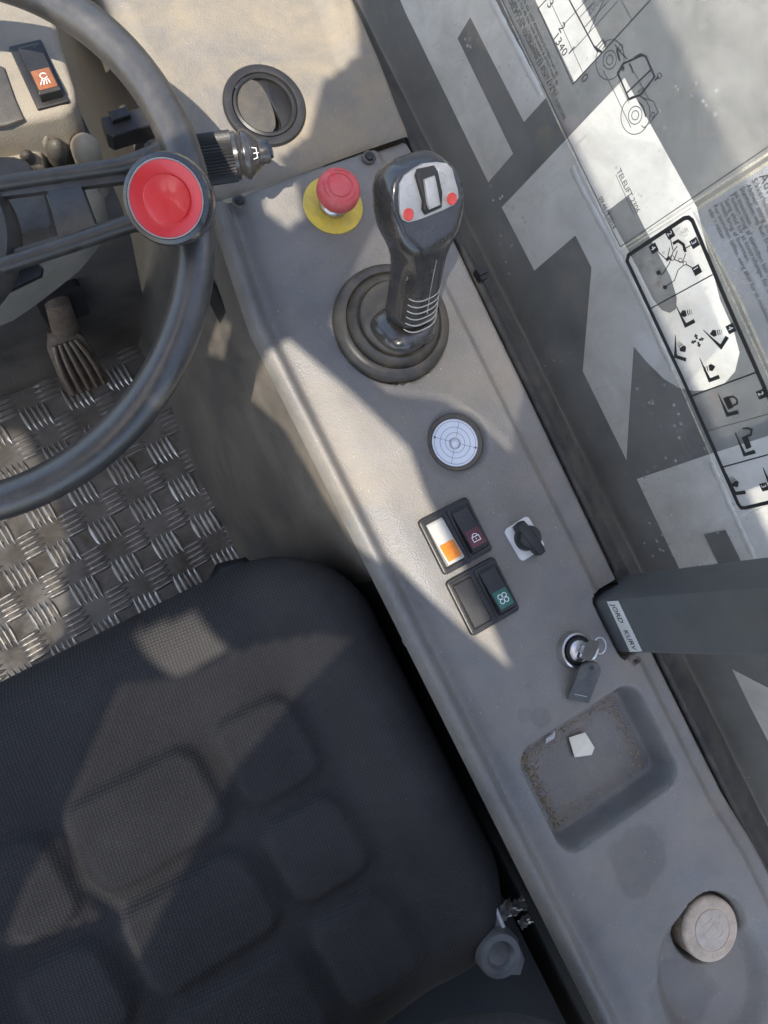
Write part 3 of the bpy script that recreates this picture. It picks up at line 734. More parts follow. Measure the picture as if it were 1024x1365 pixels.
# ------------------------------------------------------------------ rocker switches
def icon_strokes(fr, strokes, wd, h): 
    b = MB()
    for pts, closed in strokes: b.ribbon([fr(x, y, h) for x, y in pts], wd, fr.z, closed)
    return b
ARC = lambda cx, cy, r, a0, a1, n=12: [(cx+r*math.cos(math.radians(a0+(a1-a0)*k/n)), cy+r*math.sin(math.radians(a0+(a1-a0)*k/n))) for k in range(n+1)]
ICON = {
 'lock': [([(-.0035, -.0035), (.0035, -.0035), (.0035, .001), (-.0035, .001)], True), (ARC(0, .001, .0026, 0, 180), False), ([(0, -.002), (0, -.0004)], False)],
 'fan': [(ARC(.0022, .0022, .0021, 215, 550), False), (ARC(-.0022, .0022, .0021, 305, 640), False), (ARC(-.0022, -.0022, .0021, 35, 370), False), (ARC(.0022, -.0022, .0021, 125, 460), False)],
 'worklamp': [(ARC(.0005, .0022, .0026, 20, 340), False), ([(-.0015, -.0005), (-.0048, -.0052)], False), ([(-.0002, -.0012), (-.0022, -.0056)], False), ([(.0012, -.0012), (.0004, -.0056)], False), ([(.0026, -.0008), (.003, -.0052)], False)],
}
def rocker(parent, fr, w, l, upper, lens, icon, tilt, lens_mat):
    """tilted rocker cap with a coloured lens on its lower half; fr at its centre"""
    rf_ = Frame(fr(0, 0, .004), fr.x, fr.y+fr.z*tilt)
    b = MB()
    prof_ = [(-l/2, -.010), (-l/2, .0022), (-l/2+.0025, .0034), (0, .0026), (l/2-.0025, .0030), (l/2, .0018), (l/2, -.004)]
    b.loft([[rf_(x, y, z) for y, z in prof_] for x in (-w/2, -w/2+.0006, w/2-.0006, w/2)])
    r = obj('rocker', b, upper, parent, smooth=25, bevel=.0005)
    lf = Frame(rf_(0, -l*.235, .0031), rf_.x, rf_.y*1.-rf_.z*.035)
    if lens:
        b = MB(); b.slab(lf, rrect(w*.86, l*.40, .0008, 2), -.001, .0005, .0003); q = obj('lens', b, lens_mat, r, smooth=25)
        if icon:
            obj('icon', icon_strokes(lf, ICON[icon], .00065, .0008), 'white_print', q, smooth=0)
    return r
def bezel(parent, fr, w, h, cols):
    b = MB(); b.slab(fr, rrect(w, h, .0035, 4), -.002, .0042, .0016); bz = obj('bezel', b, 'black_plastic', parent, smooth=30)
    n = len(cols)
    for k, cx in enumerate(cols):
        b = MB(); ww = w/n-.003
        o_, i_ = rrect(ww, h-.0055, .0015, 2, cx), rrect(ww-.004, h-.0105, .0012, 2, cx)
        b.loft([[fr(x, y, .0035) for x, y in o_], [fr(x, y, .0056) for x, y in o_], [fr(x, y, .0056) for x, y in i_], [fr(x, y, .0046) for x, y in i_]], True, True)
        obj('switch_frame', b, 'black_plastic', bz, smooth=20, bevel=.0004)
    return bz
s0 = V(.2285, -.0535, .001); SF = flat(s0)
sw = thing('switch_block', 'twin rocker switch block with white and orange rocker beside red lock rocker', 'switch', s0, 'switch blocks on the console')
bezel(sw, SF, .0525, .0545, (-.0131, .0131))
r1 = rocker(sw, Frame(SF(-.0131, 0, .002), SF.x, SF.y), .0168, .041, 'rocker_cream', True, None, -.14, 'orange')
rocker(sw, Frame(SF(.0131, 0, .002), SF.x, SF.y), .0168, .041, 'black_plastic', True, 'lock', -.14, 'maroon')
s1 = V(.2262, -.1132, .001); SF1 = flat(s1)
sw = thing('switch_block', 'twin switch block with blank cover and green fan rocker', 'switch', s1, 'switch blocks on the console')
bezel(sw, SF1, .0525, .0545, (-.0131, .0131))
b = MB(); b.slab(Frame(SF1(-.0131, 0, .0042), SF1.x, SF1.y), rrect(.0178, .042, .001, 2), 0, .0028, .0008); obj('blank_cover', b, 'black_plastic', sw, smooth=25)
rocker(sw, Frame(SF1(.0131, 0, .002), SF1.x, SF1.y), .0168, .041, 'black_plastic', True, 'fan', -.14, 'green')

# ------------------------------------------------------------------ rotary selector
r0 = V(*P(699, 718, .001)[:2], .001)
ra = math.radians(4); RF = Frame(r0, (math.cos(ra), math.sin(ra), 0), (-math.sin(ra), math.cos(ra), 0))
rot_ = thing('rotary_switch', 'black wing-handled rotary selector on a small white plate', 'rotary switch', r0)
b = MB(); b.slab(RF, rrect(.0285, .0335, .004, 4), -.001, .0009); obj('white_plate', b, 'white_plastic', rot_)
kf = Frame(RF(.001, -.0005, .0009), V(math.cos(1.78), math.sin(1.78), 0), V(-math.sin(1.78), math.cos(1.78), 0))
b = MB(); b.lathe([(.0118, 0), (.0118, .003), (.0112, .010), (.0098, .0118), (.0005, .0122)], kf, 40); obj('knob', b, 'black_plastic', rot_)
b = MB(); b.slab(kf, [(-.0185, -.0026), (-.014, -.0042), (0, -.0055), (.012, -.0048), (.0165, -.0042), (.0165, .0042), (.012, .0048), (0, .0055), (-.014, .0042), (-.0185, .0026)], .001, .0128, .0012); obj('pointer_wing', b, 'black_plastic', rot_)

# ------------------------------------------------------------------ ignition lock, key and tag
i0 = V(*P(766, 867, 0.)[:2], 0.); IF = flat(i0)
ign = thing('ignition_lock', 'round chrome ignition lock barrel set in the console', 'ignition', i0)
b = MB(); b.lathe([(.0185, -.003), (.0180, .0015), (.0165, .0075), (.0150, .0085), (.0142, .0075)], IF, 48, cap1=False); obj('chrome_ring', b, 'metal', ign)
b = MB(); b.lathe([(.0143, .0), (.0143, .0075), (.0125, .0060), (.0118, .0072), (.0100, .0072)], IF, 40); obj('lock_sleeve', b, 'black_plastic', ign)
b = MB(); b.lathe([(.0098, .004), (.0098, .0095), (.0088, .0102), (.0005, .0102)], IF, 36); cy_ = obj('cylinder', b, 'metal', ign)
b = MB(); b.slab(Frame(IF(0, 0, .0103), V(.8, .6, 0), V(-.6, .8, 0)), rrect(.0125, .0022, .0004, 1), 0, .0002); obj('keyway', b, 'ink', cy_, smooth=0)
key = thing('ignition_key', 'steel ignition key with a dark grey rectangular plastic tag', 'key', i0+V(0, 0, .01))
kfr = Frame(IF(.0015, .001, .0105), V(.8, .6, 0), V(0, 0, 1))
b = MB(); b.slab(Frame(kfr.o, V(.8, .6, 0), V(0, 0, 1)), rrect(.0075, .012, .0008, 2, 0, .003), -.001, .001)
b.slab(Frame(kfr.o+V(0, 0, .018), V(.8, .6, 0), V(.1, -.1, .99)), rrect(.019, .0185, .007, 5), -.0012, .0012, .0005); obj('key_bow', b, 'metal', key)
b = MB(); kc = kfr.o+V(.008, .001, .022)
b.tube([kc+V(.006*math.cos(t), .003*math.cos(t)-.005*math.sin(t), .0065*math.sin(t)*.6) for t in [2*math.pi*k/32 for k in range(32)]], .0007, 8, closed=True); obj('key_ring', b, 'metal', key)
tg0 = P(786, 906, .012); t1 = P(791, 882, .021); t2 = P(770, 934, .004)
tx_ = nrm(t2-t1); TF = Frame((t1+t2)/2, tx_, np.cross(V(0, 0, 1), tx_)); tl = np.linalg.norm(t2-t1)
pts = [(tl/2, -.0108), (tl/2, .0108)]+[(-tl/2+.0108-.0108*math.sin(a), .0108*math.cos(a)) for a in [math.pi*k/12 for k in range(13)]]
b = MB(); b.slab(TF, pts, -.0014, .0014, .0006); tgo = obj('key_tag', b, 'tag_grey', key, smooth=30)
b = MB(); b.lathe([(.0023, 0), (.0023, .0002)], Frame(TF(-tl/2+.0055, 0, .0015), TF.x, TF.y), 18); obj('tag_hole', b, 'ink', tgo, smooth=0)
b = MB(); b.ribbon([TF(tl/2-.0065, y, .0016) for y in (-.0065, .0065)], .0006, TF.z); obj('tag_groove', b, 'silver_face', tgo, smooth=0)

# ------------------------------------------------------------------ bits lying in the tray
tz = -.0315
def scrap(name, pix, z, th, m, label, cat, curl=.0, zf=None):
    b = MB(); pts = [P(x, y, z) for x, y in pix]; c = np.mean(pts, axis=0)
    loop = [p+V(0, 0, curl*((i*37) % 5)/4) for i, p in enumerate(pts)]
    n = len(loop); m_ = c+V(.001, .0005, th+curl*1.3)
    b.add(loop+[p+V(0, 0, th) for p in loop]+[m_, c], [(n+i, n+(i+1) % n, 2*n) for i in range(n)]+[(i, (i+1) % n, n+(i+1) % n, n+i) for i in range(n)]+[((i+1) % n, i, 2*n+1) for i in range(n)])
    return tag(obj(name, b, m, smooth=0), label, cat)
scrap('paper_scrap', [(758, 983), (779, 976), (791, 996), (788, 1006), (765, 1009)], tz+.0012, .0008, 'paper', 'folded cream paper scrap lying in the storage tray', 'paper scrap', .0016)
scrap('plastic_sliver', [(728, 984), (740, 974), (738, 984), (727, 991)], tz+.002, .0004, 'clear_plastic', 'small translucent plastic sliver near the upper tray corner', 'plastic scrap', .001)
crumbs, straws = MB(), MB()
rnd = random.Random(3)
for k in range(3200):
    side = rnd.random(); e = abs(rnd.gauss(0, .006))
    if side < .42: x, y = TR[0]-TR[2]+.012+e, rnd.uniform(TR[1]-TR[3]+.012, TR[1]+TR[3]-.012)
    elif side < .6: x, y = TR[0]+TR[2]-.014-e, rnd.uniform(TR[1]-TR[3]+.014, TR[1]+TR[3]-.02)
    elif side < .82: x, y = rnd.uniform(TR[0]-TR[2]+.014, TR[0]+TR[2]-.014), TR[1]+TR[3]-.014-e
    elif side < .92: x, y = rnd.uniform(TR[0]-TR[2]+.014, TR[0]+TR[2]-.014), TR[1]-TR[3]+.014+e
    else: x, y = rnd.uniform(TR[0]-.05, TR[0]+.05), rnd.uniform(TR[1]-.04, TR[1]+.04)
    z = ctop(x, y); s_ = rnd.uniform(.00025, .0008)*(1 if rnd.random() < .93 else 1.8)
    o_ = V(x, y, z+s_*.3)
    crumbs.add([o_+V(*(rnd.uniform(-1, 1)*s_ for _ in range(3))) for _ in range(4)], [(0, 1, 2), (0, 2, 3), (0, 3, 1), (1, 3, 2)])
    if rnd.random() < .06 and side < .9:
        a = rnd.uniform(0, 6.28); l_ = rnd.uniform(.002, .006); straws.tube([o_+V(0, 0, .0004), o_+V(math.cos(a)*l_, math.sin(a)*l_, .0008)], .00025, 4)
stuff(tag(obj('crumbs', crumbs, 'soil', smooth=0), 'brown crumbs of soil gathered along the tray edges', 'dirt'))
stuff(tag(obj('straw_bits', straws, 'straw', smooth=0), 'short pale straw bits scattered in the tray', 'straw'))

# ------------------------------------------------------------------ filler cap
c0 = V(CAPXY[0], CAPXY[1], -.0275); CF = flat(c0)
cap = thing('filler_cap', 'dirty beige ribbed screw cap at the rear of the console', 'filler cap', c0)
b = MB(); b.lathe([(.0290, 0), (.0292, .004), (.0292, .0225)], CF, 108, ribs=1, ramp=.06, cap1=False); obj('ribbed_skirt', b, 'cap_beige', cap, smooth=20)
b = MB(); b.lathe([(.0292, .0222), (.0290, .0245), (.0275, .0262), (.0255, .0266), (.0195, .0266), (.0190, .0261), (.0178, .0261)], CF, 72); ct_ = obj('cap_top', b, 'cap_beige', cap)
b = MB(); b.lathe([(.0180, .0255), (.0178, .0269), (.0165, .0273), (.0005, .0273)], CF, 56); cdisc = obj('centre_disc', b, 'cap_disc', ct_)
b = MB()
for pts in ([(-.008, -.009), (-.010, .001), (.004, .004), (.006, -.006)], [(-.010, .001), (-.006, .008), (.006, .009), (.004, .004)], [(-.001, -.010), (.008, -.009), (.0105, -.002)]):
    b.ribbon([CF(x, y,   .0276) for x, y in pts], .0009, CF.z)
b.ribbon([CF(x, y,   .0276) for x, y in circ(.0028, 16, .009, .004)], .0009, CF.z, True)
obj('moulded_symbol', b, 'cap_beige', cdisc, smooth=0)
b = MB()
for k in range(34):
    if k % 9 == 8: continue
    a = k*2*math.pi/34; ff = Frame(CF(.0226*math.cos(a), .0226*math.sin(a), .0267), V(math.cos(a), math.sin(a), 0), V(-math.sin(a), math.cos(a), 0))
    h_ = .0018
    b.ribbon([ff(-h_, -.0008, .0002), ff(h_, -.0008, .0002), ff(h_, .0007, .0002)] if k % 2 else [ff(-h_, .0008, .0002), ff(0, -.0008, .0002), ff(h_, .0008, .0002)], .0007, CF.z)
obj('moulded_marks', b, 'cap_disc', ct_, smooth=0)

# ------------------------------------------------------------------ pillar with its label
pil = thing('cab_pillar', 'square dark grey cab pillar rising at the right edge', 'pillar', (.35, -.198, -.03))
PB = V(.3262, -.1982, 0.); PAX = nrm(V(.104, -.0, 1.))
PF = Frame(PB, V(0, -1, 0), PAX)                 # x rearwards, y up the post, z towards the seat
b = MB()
for_ = rrect(.056, .062, .005, 3, 0, -.031)
b.loft([[PB+V(0, -1, 0)*x-V(1, 0, 0)*y+PAX*h for x, y in for_] for h in (-.05, .1, .3, .7, 1.17)])
obj('post', b, 'pillar_paint', pil, smooth=30)
def ppx(x, y, c=.0006): return PF.px(x, y, c)
b = MB(); q = [PF.loc(ppx(*p))[:2] for p in ((809, 802), (824, 801), (856, 868), (840, 869))]
b.slab(PF, q, .0003, .0007); lab = obj('label_strip', b, 'white_plastic', pil, smooth=0)
b = MB(); S, E = ppx(813.5, 805, .0011), ppx(843.5, 866.5, .0011)
text(b, 'JORD   KURV', S, E, PAX, 1.2); obj('lettering', b, 'ink', lab, smooth=0)
# ------------------------------------------------------------------ seat
SCX, SCY, SHX, SHY, SR = -.105, -.2135, .252, .2255, .105
pads = []
for (x0, x1) in ((-.038, .038), (-.172, -.054), (-.256, -.188)):
    for (y0, y1) in ((-.192, -.108), (-.290, -.208), (-.394, -.306)):
        pads.append(((x0+x1)/2, (y0+y1)/2, (x1-x0)/2, (y1-y0)/2))
def seat_z(x, y, d):
    z = -.062
    fx = abs(x-SCX)
    inner = smooth01((fx-.135)/.075)                      # side bolsters stand higher
    z += .030*inner
    z += .012*smooth01((y+.105)/.07)
    for (cx, cy, hx, hy) in pads:
        q = sdrr(x, y, cx+(y-cy)*-.06, cy, hx, hy, .020); z += .0095*smooth01((.005-q)/.0115)
    R = .058
    if d < R: z -= .052*(1-math.sqrt(max(0., 1-((R-d)/R)**2.4)))
    z += .0015*mnoise.noise((x*12, y*12, 1))
    return z
ST_ = .0032
sm = MB()
xs = [SCX-SHX-.024+i*ST_ for i in range(int((2*SHX+.048)/ST_)+2)]; yy = [SCY-SHY-.024+i*ST_ for i in range(int((2*SHY+.048)/ST_)+2)]
def seatpt(x, y):
    d = -sdrr(x, y, SCX, SCY, SHX, SHY, SR)
    if d >= 0: return (x, y, seat_z(x, y, d))
    e = 1e-4
    gx_ = (sdrr(x+e, y, SCX, SCY, SHX, SHY, SR)-sdrr(x-e, y, SCX, SCY, SHX, SHY, SR))/(2*e); gy_ = (sdrr(x, y+e, SCX, SCY, SHX, SHY, SR)-sdrr(x, y-e, SCX, SCY, SHX, SHY, SR))/(2*e)
    x2, y2 = x+gx_*d, y+gy_*d
    return (x2-gx_*max(0, -d-.004)*.2, y2-gy_*max(0, -d-.004)*.2, seat_z(x2, y2, 0)+d*5.)
sm.grid(lambda x, y: seatpt(x, y), xs, yy)
seat = thing('operator_seat', 'black fabric operator seat with embossed square pads and leather backrest edge', 'seat', (SCX, SCY, -.25))
obj('cushion', sm, 'fabric', seat, smooth=70)
b = MB(); b.tube([P(345, 778, -.20), P(322, 757, -.205), P(300, 762, -.21), P(280, 800, -.21)], .013, 14); obj('slide_lever', b, 'black_plastic', seat)
# backrest edge at the bottom of the picture
b = MB(); lp = []
for i in range(1, 24):
    t = -math.pi/2+math.pi*i/24
    lp.append([V(-.105+.232*math.cos(t)*math.copysign(abs(math.cos(a))**.8, math.cos(a)), -.502+.128*math.cos(t)*math.copysign(abs(math.sin(a))**.9, math.sin(a)), .055+.12*math.sin(t)) for a in [2*math.pi*k/72 for k in range(72)]])
b.loft(lp)
obj('backrest', b, 'leather', seat, smooth=70, label='black leather lower edge of the backrest')
b = MB(); b.slab(flat((0, 0, 0)), rrect(.50, .68, .03, 4, -.105, -.41), FLOOR_Z+.002, -.135); obj('gap_shade_box', b, 'gap_shade_black', seat)  # black box added under the seat to keep the gap dark
# recline knob
k0 = P(668, 1275, -.035); KF = flat(k0)
rk_ = thing('recline_knob', 'grey round seat hinge knob between cushion and backrest', 'knob', k0+V(0, 0, -.03))
b = MB(); b.lathe([(.0205, -.045), (.0205, -.003), (.0190, 0), (.0135, .0004), (.0125, -.0005), (.0100, -.0055), (.004, -.0075), (.0003, -.0077)], KF, 48); obj('hinge_boss', b, 'grey_knob', rk_)
b = MB(); b.slab(flat(V(0, 0, 0)), [tuple(P(x, y, -.05)[:2]) for x, y in ((652, 1205), (664, 1222), (690, 1250), (700, 1280), (694, 1300), (660, 1300), (645, 1270))], -.062, -.049, .002); obj('bracket', b, 'grey_knob', rk_)
b = MB(); b.tube([P(654, 1180, -.055), P(660, 1210, -.05), P(671, 1236, -.048)], .0022, 8); obj('strap', b, 'white_plastic', rk_)
rnd = random.Random(11)
for k, (px, py, s_, lb) in enumerate(((672, 1212, .011, 'crumpled grey foil scrap nearest the seat edge in the dark gap'), (690, 1208, .009, 'torn grey foil scrap in the middle of the dark gap'), (700, 1228, .007, 'smallest foil scrap lowest in the dark gap'))):
    c = P(px, py, -.10); b = MB()
    n = 7; off = {(i, j): V(rnd.uniform(-.3, .3), rnd.uniform(-.3, .3), rnd.uniform(-.6, .9))*s_*.5 for i in range(n) for j in range(n)}
    b.grid(lambda i, j: c+V((i/(n-1)-.5)*2*s_, (j/(n-1)-.5)*1.4*s_, 0)+off[(i, j)], range(n), range(n))
    tag(obj('foil_scrap', b, 'silver_face', smooth=0, solid=.0004), lb, 'foil scrap', 'foil scraps in the gap')

# ------------------------------------------------------------------ steering wheel (plane tilted towards the driver)
WD = .51
WF = Frame(CAM+r_*(-.612*WD)+d_*(-.3625*WD)+f_*WD, r_, -d_)
def wpx(px, py, c=0.): return WF((px+100)/1000*WD, -(py-320)/1000*WD, c)
whl = thing('steering_wheel', 'black steering wheel with worn rim and red spinner knob', 'steering wheel', WF.o)
b = MB(); b.tube([WF(.1845*math.cos(t), .1845*math.sin(t), 0) for t in [2*math.pi*k/160 for k in range(160)]], .0132, 24, closed=True, up=WF.z); obj('rim', b, 'wheel_rim', whl, smooth=80)
for pts, r0_, r1_ in (([(-100, 262), (0, 243), (80, 231), (162, 219), (205, 205), (232, 190)], .0052, .0075), ([(-100, 385), (0, 354), (80, 328), (172, 297), (215, 288), (240, 290)], .0058, .0075)):
    b = MB(); b.tube([wpx(x, y, -.002) for x, y in pts], lambda t, r0_=r0_, r1_=r1_: r0_+(r1_-r0_)*max(0, t-.5)*2, 14, up=WF.z); obj('spoke_rail', b, 'spoke', whl, smooth=80)
def webp(pts): return [tuple(WF.loc(wpx(x, y))[:2]) for x, y in pts]
for pts in ([(58, 246), (104, 238), (128, 302), (77, 322)], [(-60, 250), (165, 216), (165, 240), (-60, 268)], [(-60, 358), (15, 330), (172, 283), (176, 298), (0, 350), (-60, 370)], [(160, 218), (200, 205), (215, 290), (172, 296)]):
    b = MB(); k_ = len(b.v); b.slab(WF, webp(pts), -.0072, -.0032+.0004*len(pts[0])+.0003*random.random(), .0012); obj('spoke_web', b, 'spoke', whl, smooth=30)
b = MB(); b.lathe([(.050, -.02), (.0600, -.014), (.0605, -.004), (.057, .002), (.02, .006), (.0005, .006)], WF, 56, cap0=True); obj('hub', b, 'spoke', whl)
kd = .462; kc = CAM+r_*((221-512)/1000*kd)+d_*((265-682.5)/1000*kd)+f_*kd
kb = wpx(232, 262, .0); KN = nrm(kc-kb*1.0); KN = nrm(-f_*1.+d_*.34+r_*.46)
KF2 = Frame(kc-KN*.0, r_, np.cross(KN, r_))
if KF2.z@(-f_) < 0: KF2 = Frame(kc, r_, -np.cross(KN, r_))
b = MB(); b.lathe([(.013, -.046), (.015, -.040), (.017, -.036), (.0235, -.030), (.0265, -.022), (.0277, -.010), (.0274, -.004), (.0264, -.0008), (.0240, .0004), (.0228, -.0004), (.0226, -.006)], KF2, 72, cap0=True, cap1=False); spn = obj('spinner_knob', b, 'black_gloss', whl)
b = MB(); b.lathe([(.0228, -.004), (.0226, -.0002), (.0222, .0001), (.0155, -.0030), (.0146, -.0031), (.0143, -.0022), (.0138, -.0020), (.0005, -.0016)], KF2, 72); obj('red_cap', b, 'red_cap', spn, label='glossy red cap of the spinner knob')
b = MB(); b.lathe([(.0228, -.0012), (.0234, .0004), (.0229, .0008), (.0224, .0)], KF2, 72, cap1=False); obj('chrome_line', b, 'silver_face', spn)

# ------------------------------------------------------------------ stalks on the column
wa, wb = P(200, 224, .055), P(312, 208, .066); wx = nrm(wb-wa); SFR = Frame(wa, np.cross(V(0, 0, 1), wx), np.cross(wx, np.cross(V(0, 0, 1), wx)))
wl_ = np.linalg.norm(wb-wa)
stk = thing('wiper_stalk', 'black ribbed wiper stalk pointing right from the steering column', 'stalk', wa)
b = MB(); b.lathe([(.017, 0), (.0192, .004), (.0192, wl_)], SFR, 96, ribs=1, ramp=.06, cap0=True); obj('ribbed_grip', b, 'black_plastic', stk, smooth=20)
b = MB(); b.lathe([(.0180, wl_-.001), (.0182, wl_+.003), (.0165, wl_+.0045), (.0160, wl_+.006), (.0185, wl_+.008), (.0188, wl_+.011), (.0170, wl_+.014), (.0125, wl_+.019), (.0105, wl_+.0205), (.0105, wl_+.022)], SFR, 40); en = obj('end_cap', b, 'black_gloss', stk)
b = MB(); b.lathe([(.0092, wl_+.020), (.0098, wl_+.026), (.0092, wl_+.0285), (.0060, wl_+.029), (.0055, wl_+.031), (.0003, wl_+.0313)], SFR, 32); obj('washer_button', b, 'black_gloss', en)
ic = P(323, 206, .078); IFF = Frame(SFR(0, 0, wl_+.0165)+nrm(CAM-SFR(0, 0, wl_+.0165))*.0158, nrm(SFR.x*-1), wx)
n_ = nrm(CAM-IFF.o)
IFF = Frame(IFF.o, wx, np.cross(n_, wx))
b = icon_strokes(IFF, [([(-.0018, -.0042), (.0018, -.0034), (.0018, .0034), (-.0018, .0042)], True), ([(-.0018, 0), (.0032, 0)], False)], .0005, .0)
obj('washer_symbol', b, 'white_print', en, smooth=0)
tm = thing('indicator_stalk', 'small black angular stalk switch behind the wheel rim', 'stalk', P(180, 165, .03))
def zslab(pix, z0, z1, bev=0., m=None, name=None, parent=None, zp=None, smooth=30):
    zp = z1 if zp is None else zp
    b = MB(); b.slab(flat(V(0, 0, 0)), [tuple(P(x, y, zp)[:2]) for x, y in pix], z0, z1, bev); return obj(name, b, m, parent, smooth=smooth)
zslab([(134, 156), (160, 148), (226, 133), (233, 158), (150, 183), (142, 178)], .030, .048, .003, 'black_plastic', 'stalk_body', tm)
zslab([(144, 148), (168, 141), (174, 153), (150, 161)], .0475, .053, .0015, 'black_plastic', 'stalk_button', tm)
b = MB(); b.tube([P(190, 168, .04), P(192, 190, .02), P(180, 240, -.02)], .006, 10); obj('stem', b, 'black_plastic', tm)

# ------------------------------------------------------------------ steering column, binnacle, lamp switch, hoses
colm = thing('steering_column', 'dusty beige steering column shroud seen between the wheel spokes', 'steering column', P(20, 300, -.2))
zslab([(-140, 196), (-20, 186), (40, 178), (54, 190), (60, 225), (95, 238), (130, 240), (137, 255), (132, 285), (118, 305), (95, 332), (62, 358), (30, 382), (0, 402), (-60, 425), (-140, 440)], -.065, -.02, .012, 'cream_plastic', 'shroud', colm, smooth=60)
zslab([(-60, 262), (52, 252), (60, 256), (70, 298), (64, 304), (8, 316), (-60, 330)], -.012, .022, .004, 'front_plastic', 'upper_cover', colm)
zslab([(-40, 330), (16, 315), (36, 310), (42, 325), (-40, 345)], -.019, -.010, .002, 'black_plastic', 'lock_recess', colm)
zslab([(-60, 372), (50, 350), (57, 356), (55, 366), (0, 392), (-60, 412)], -.019, -.013, .0015, 'black_plastic', 'lower_slot', colm)
zslab([(-60, 208), (20, 206), (36, 212), (43, 222), (44, 240), (-60, 250)], -.012, .012, .005, 'front_plastic', 'column_knob', colm, smooth=60)
bz = thing('instrument_binnacle', 'pale dusty instrument binnacle at the upper left corner', 'instrument panel', P(30, 60, -.1))
zslab([(-140, -100), (40, -110), (66, -10), (82, 60), (100, 118), (101, 134), (94, 146), (80, 154), (30, 164), (-140, 200)], -.10, .02, .006, 'cream_plastic', 'housing', bz, smooth=50)
zslab([(-140, 90), (-20, 78), (5, 88), (20, 130), (32, 158), (10, 166), (-140, 192)], .0205, .0235, .002, 'front_plastic', 'shadow_slab', bz)  # dark slab in place of the shadow on the binnacle's lower left
qs = [P(x, y, .0205) for x, y in ((17, 63), (61.5, 53), (87, 138), (46, 149))]
c = np.mean(qs, axis=0); LSF = Frame(c, (qs[1]-qs[0])+(qs[2]-qs[3]), (qs[0]-qs[3])+(qs[1]-qs[2]))
ww, hh = np.linalg.norm(qs[1]-qs[0]+qs[2]-qs[3])/2, np.linalg.norm(qs[0]-qs[3]+qs[1]-qs[2])/2
lsw = thing('lamp_switch', 'black rocker switch with dull orange work lamp symbol', 'switch', c)
b = MB(); b.slab(LSF, rrect(ww, hh, .0012, 2), -.001, .0022, .001); obj('bezel', b, 'black_plastic', lsw, smooth=30)
rocker(lsw, Frame(LSF(.001, -.001, .003), LSF.x, LSF.y), ww*.66, hh*.80, 'black_plastic', True, 'worklamp', -.07, 'orange_dull')
hs_ = thing('cable_gaiters', 'bunch of dusty cable gaiters under the steering wheel spoke', 'cable gaiters', P(90, 210, -.1))
for k, (pts, r, m) in enumerate((([(112, 188), (118, 215), (128, 250)], .0125, 'bellows'), ([(74, 190), (78, 215), (84, 250)], .0085, 'wall_plastic'), ([(60, 176), (58, 205), (66, 245)], .0065, 'bellows'), ([(34, 206), (42, 216), (52, 240)], .006, 'wall_plastic'))):
    b = MB(); pp = [P(x, y, .0-.05*i) for i, (x, y) in enumerate(pts)]
    path = [pp[0]*(1-t)**2+2*pp[1]*t*(1-t)+pp[2]*t*t for t in [i/20 for i in range(21)]]
    b.tube(path, lambda t, r=r: r*(math.sin(min(1, t*5+.15)*math.pi/2)), 18); obj('gaiter', b, m, hs_, smooth=70)
b = MB(); b.tube([P(80, 150, -.02), P(88, 168, -.02), P(91, 185, -.04), P(90, 200, -.06)], .0006, 6); obj('wire', b, 'white_plastic', hs_)

# ------------------------------------------------------------------ pedal
ped = thing('pedal', 'worn brown metal pedal with raised ribs above the tread plate', 'pedal', P(108, 520, -.39))
b = MB(); b.slab(Frame(V(.018, .3655, -.235), (1, 0, 0), (0, .06, 1)), rrect(.05, .075, .006, 3), -.004, .006); obj('slot', b, 'ink', ped, smooth=0)
pa, pb_ = P(88, 440, -.285), P(112, 522, -.375); py_ = nrm(pa-pb_); PDF = Frame((pa+pb_)/2, nrm(V(1, -.05, .05)), py_); pl_ = np.linalg.norm(pa-pb_)
if PDF.z[2] < 0: raise RuntimeError
b = MB(); b.tube([V(.021, .41, -.22), P(78, 408, -.215), P(83, 425, -.25), pa+PDF.z*-.004], lambda t: .010+.003*t, 10, sx=1.25); obj('arm', b, 'steel_dirty', ped, smooth=50)
pts = [(-.027, -pl_/2), (.025, -pl_/2), (.026, -pl_*.1), (.023, pl_*.3), (.014, pl_*.52), (-.012, pl_*.52), (-.022, pl_*.3), (-.026, -pl_*.1)]
b = MB(); b.slab(PDF, pts, -.006, .0, .0015); obj('pad', b, 'steel_dirty', ped)
for k in range(5):
    x = -.020+k*.010; b = MB()
    b.tube([PDF(x*.62, pl_*.34, .0), PDF(x*.85, pl_*.15, .003), PDF(x, -pl_*.1, .0034), PDF(x*1.02, -pl_*.35, .0026), PDF(x*1.02, -pl_*.48, .0)], lambda t: .0036-.0015*abs(t-.4), 8); obj('rib', b, 'steel_dirty', ped, smooth=60)

# ------------------------------------------------------------------ stickers on the window pane
def gp(px, py, c=.0006): return GF.px(px, py, c)
def gq(px, py, c=.0): return tuple(GF.loc(GF.px(px, py, c))[:2])
GU = GF.y
PXM = .00075
def film(name, pix, m, parent, c0=.0004, c1=.0007):
    b = MB(); b.poly([gp(x, y, c1) for x, y in pix]); return obj(name, b, m, parent, smooth=0)
def line(b, pix, wpx, closed=False, c=.0016): b.ribbon([gp(x, y, c) for x, y in pix], wpx*PXM if not callable(wpx) else (lambda t: wpx(t)*PXM), GF.z, closed)
def gtext(b, s, S, E, hs=1., size=None, c=.0016): text(b, s, gp(*S, c), gp(*E, c), GU, hs, size)
def oncircle(b, px, py, rpx, w=1., n=32, c=.0016):
    o_ = GF.loc(gp(px, py, c)); r = rpx*PXM
    b.ribbon([GF(o_[0]+r*math.cos(2*math.pi*k/n), o_[1]+r*math.sin(2*math.pi*k/n), c) for k in range(n)], w*PXM, GF.z, True)
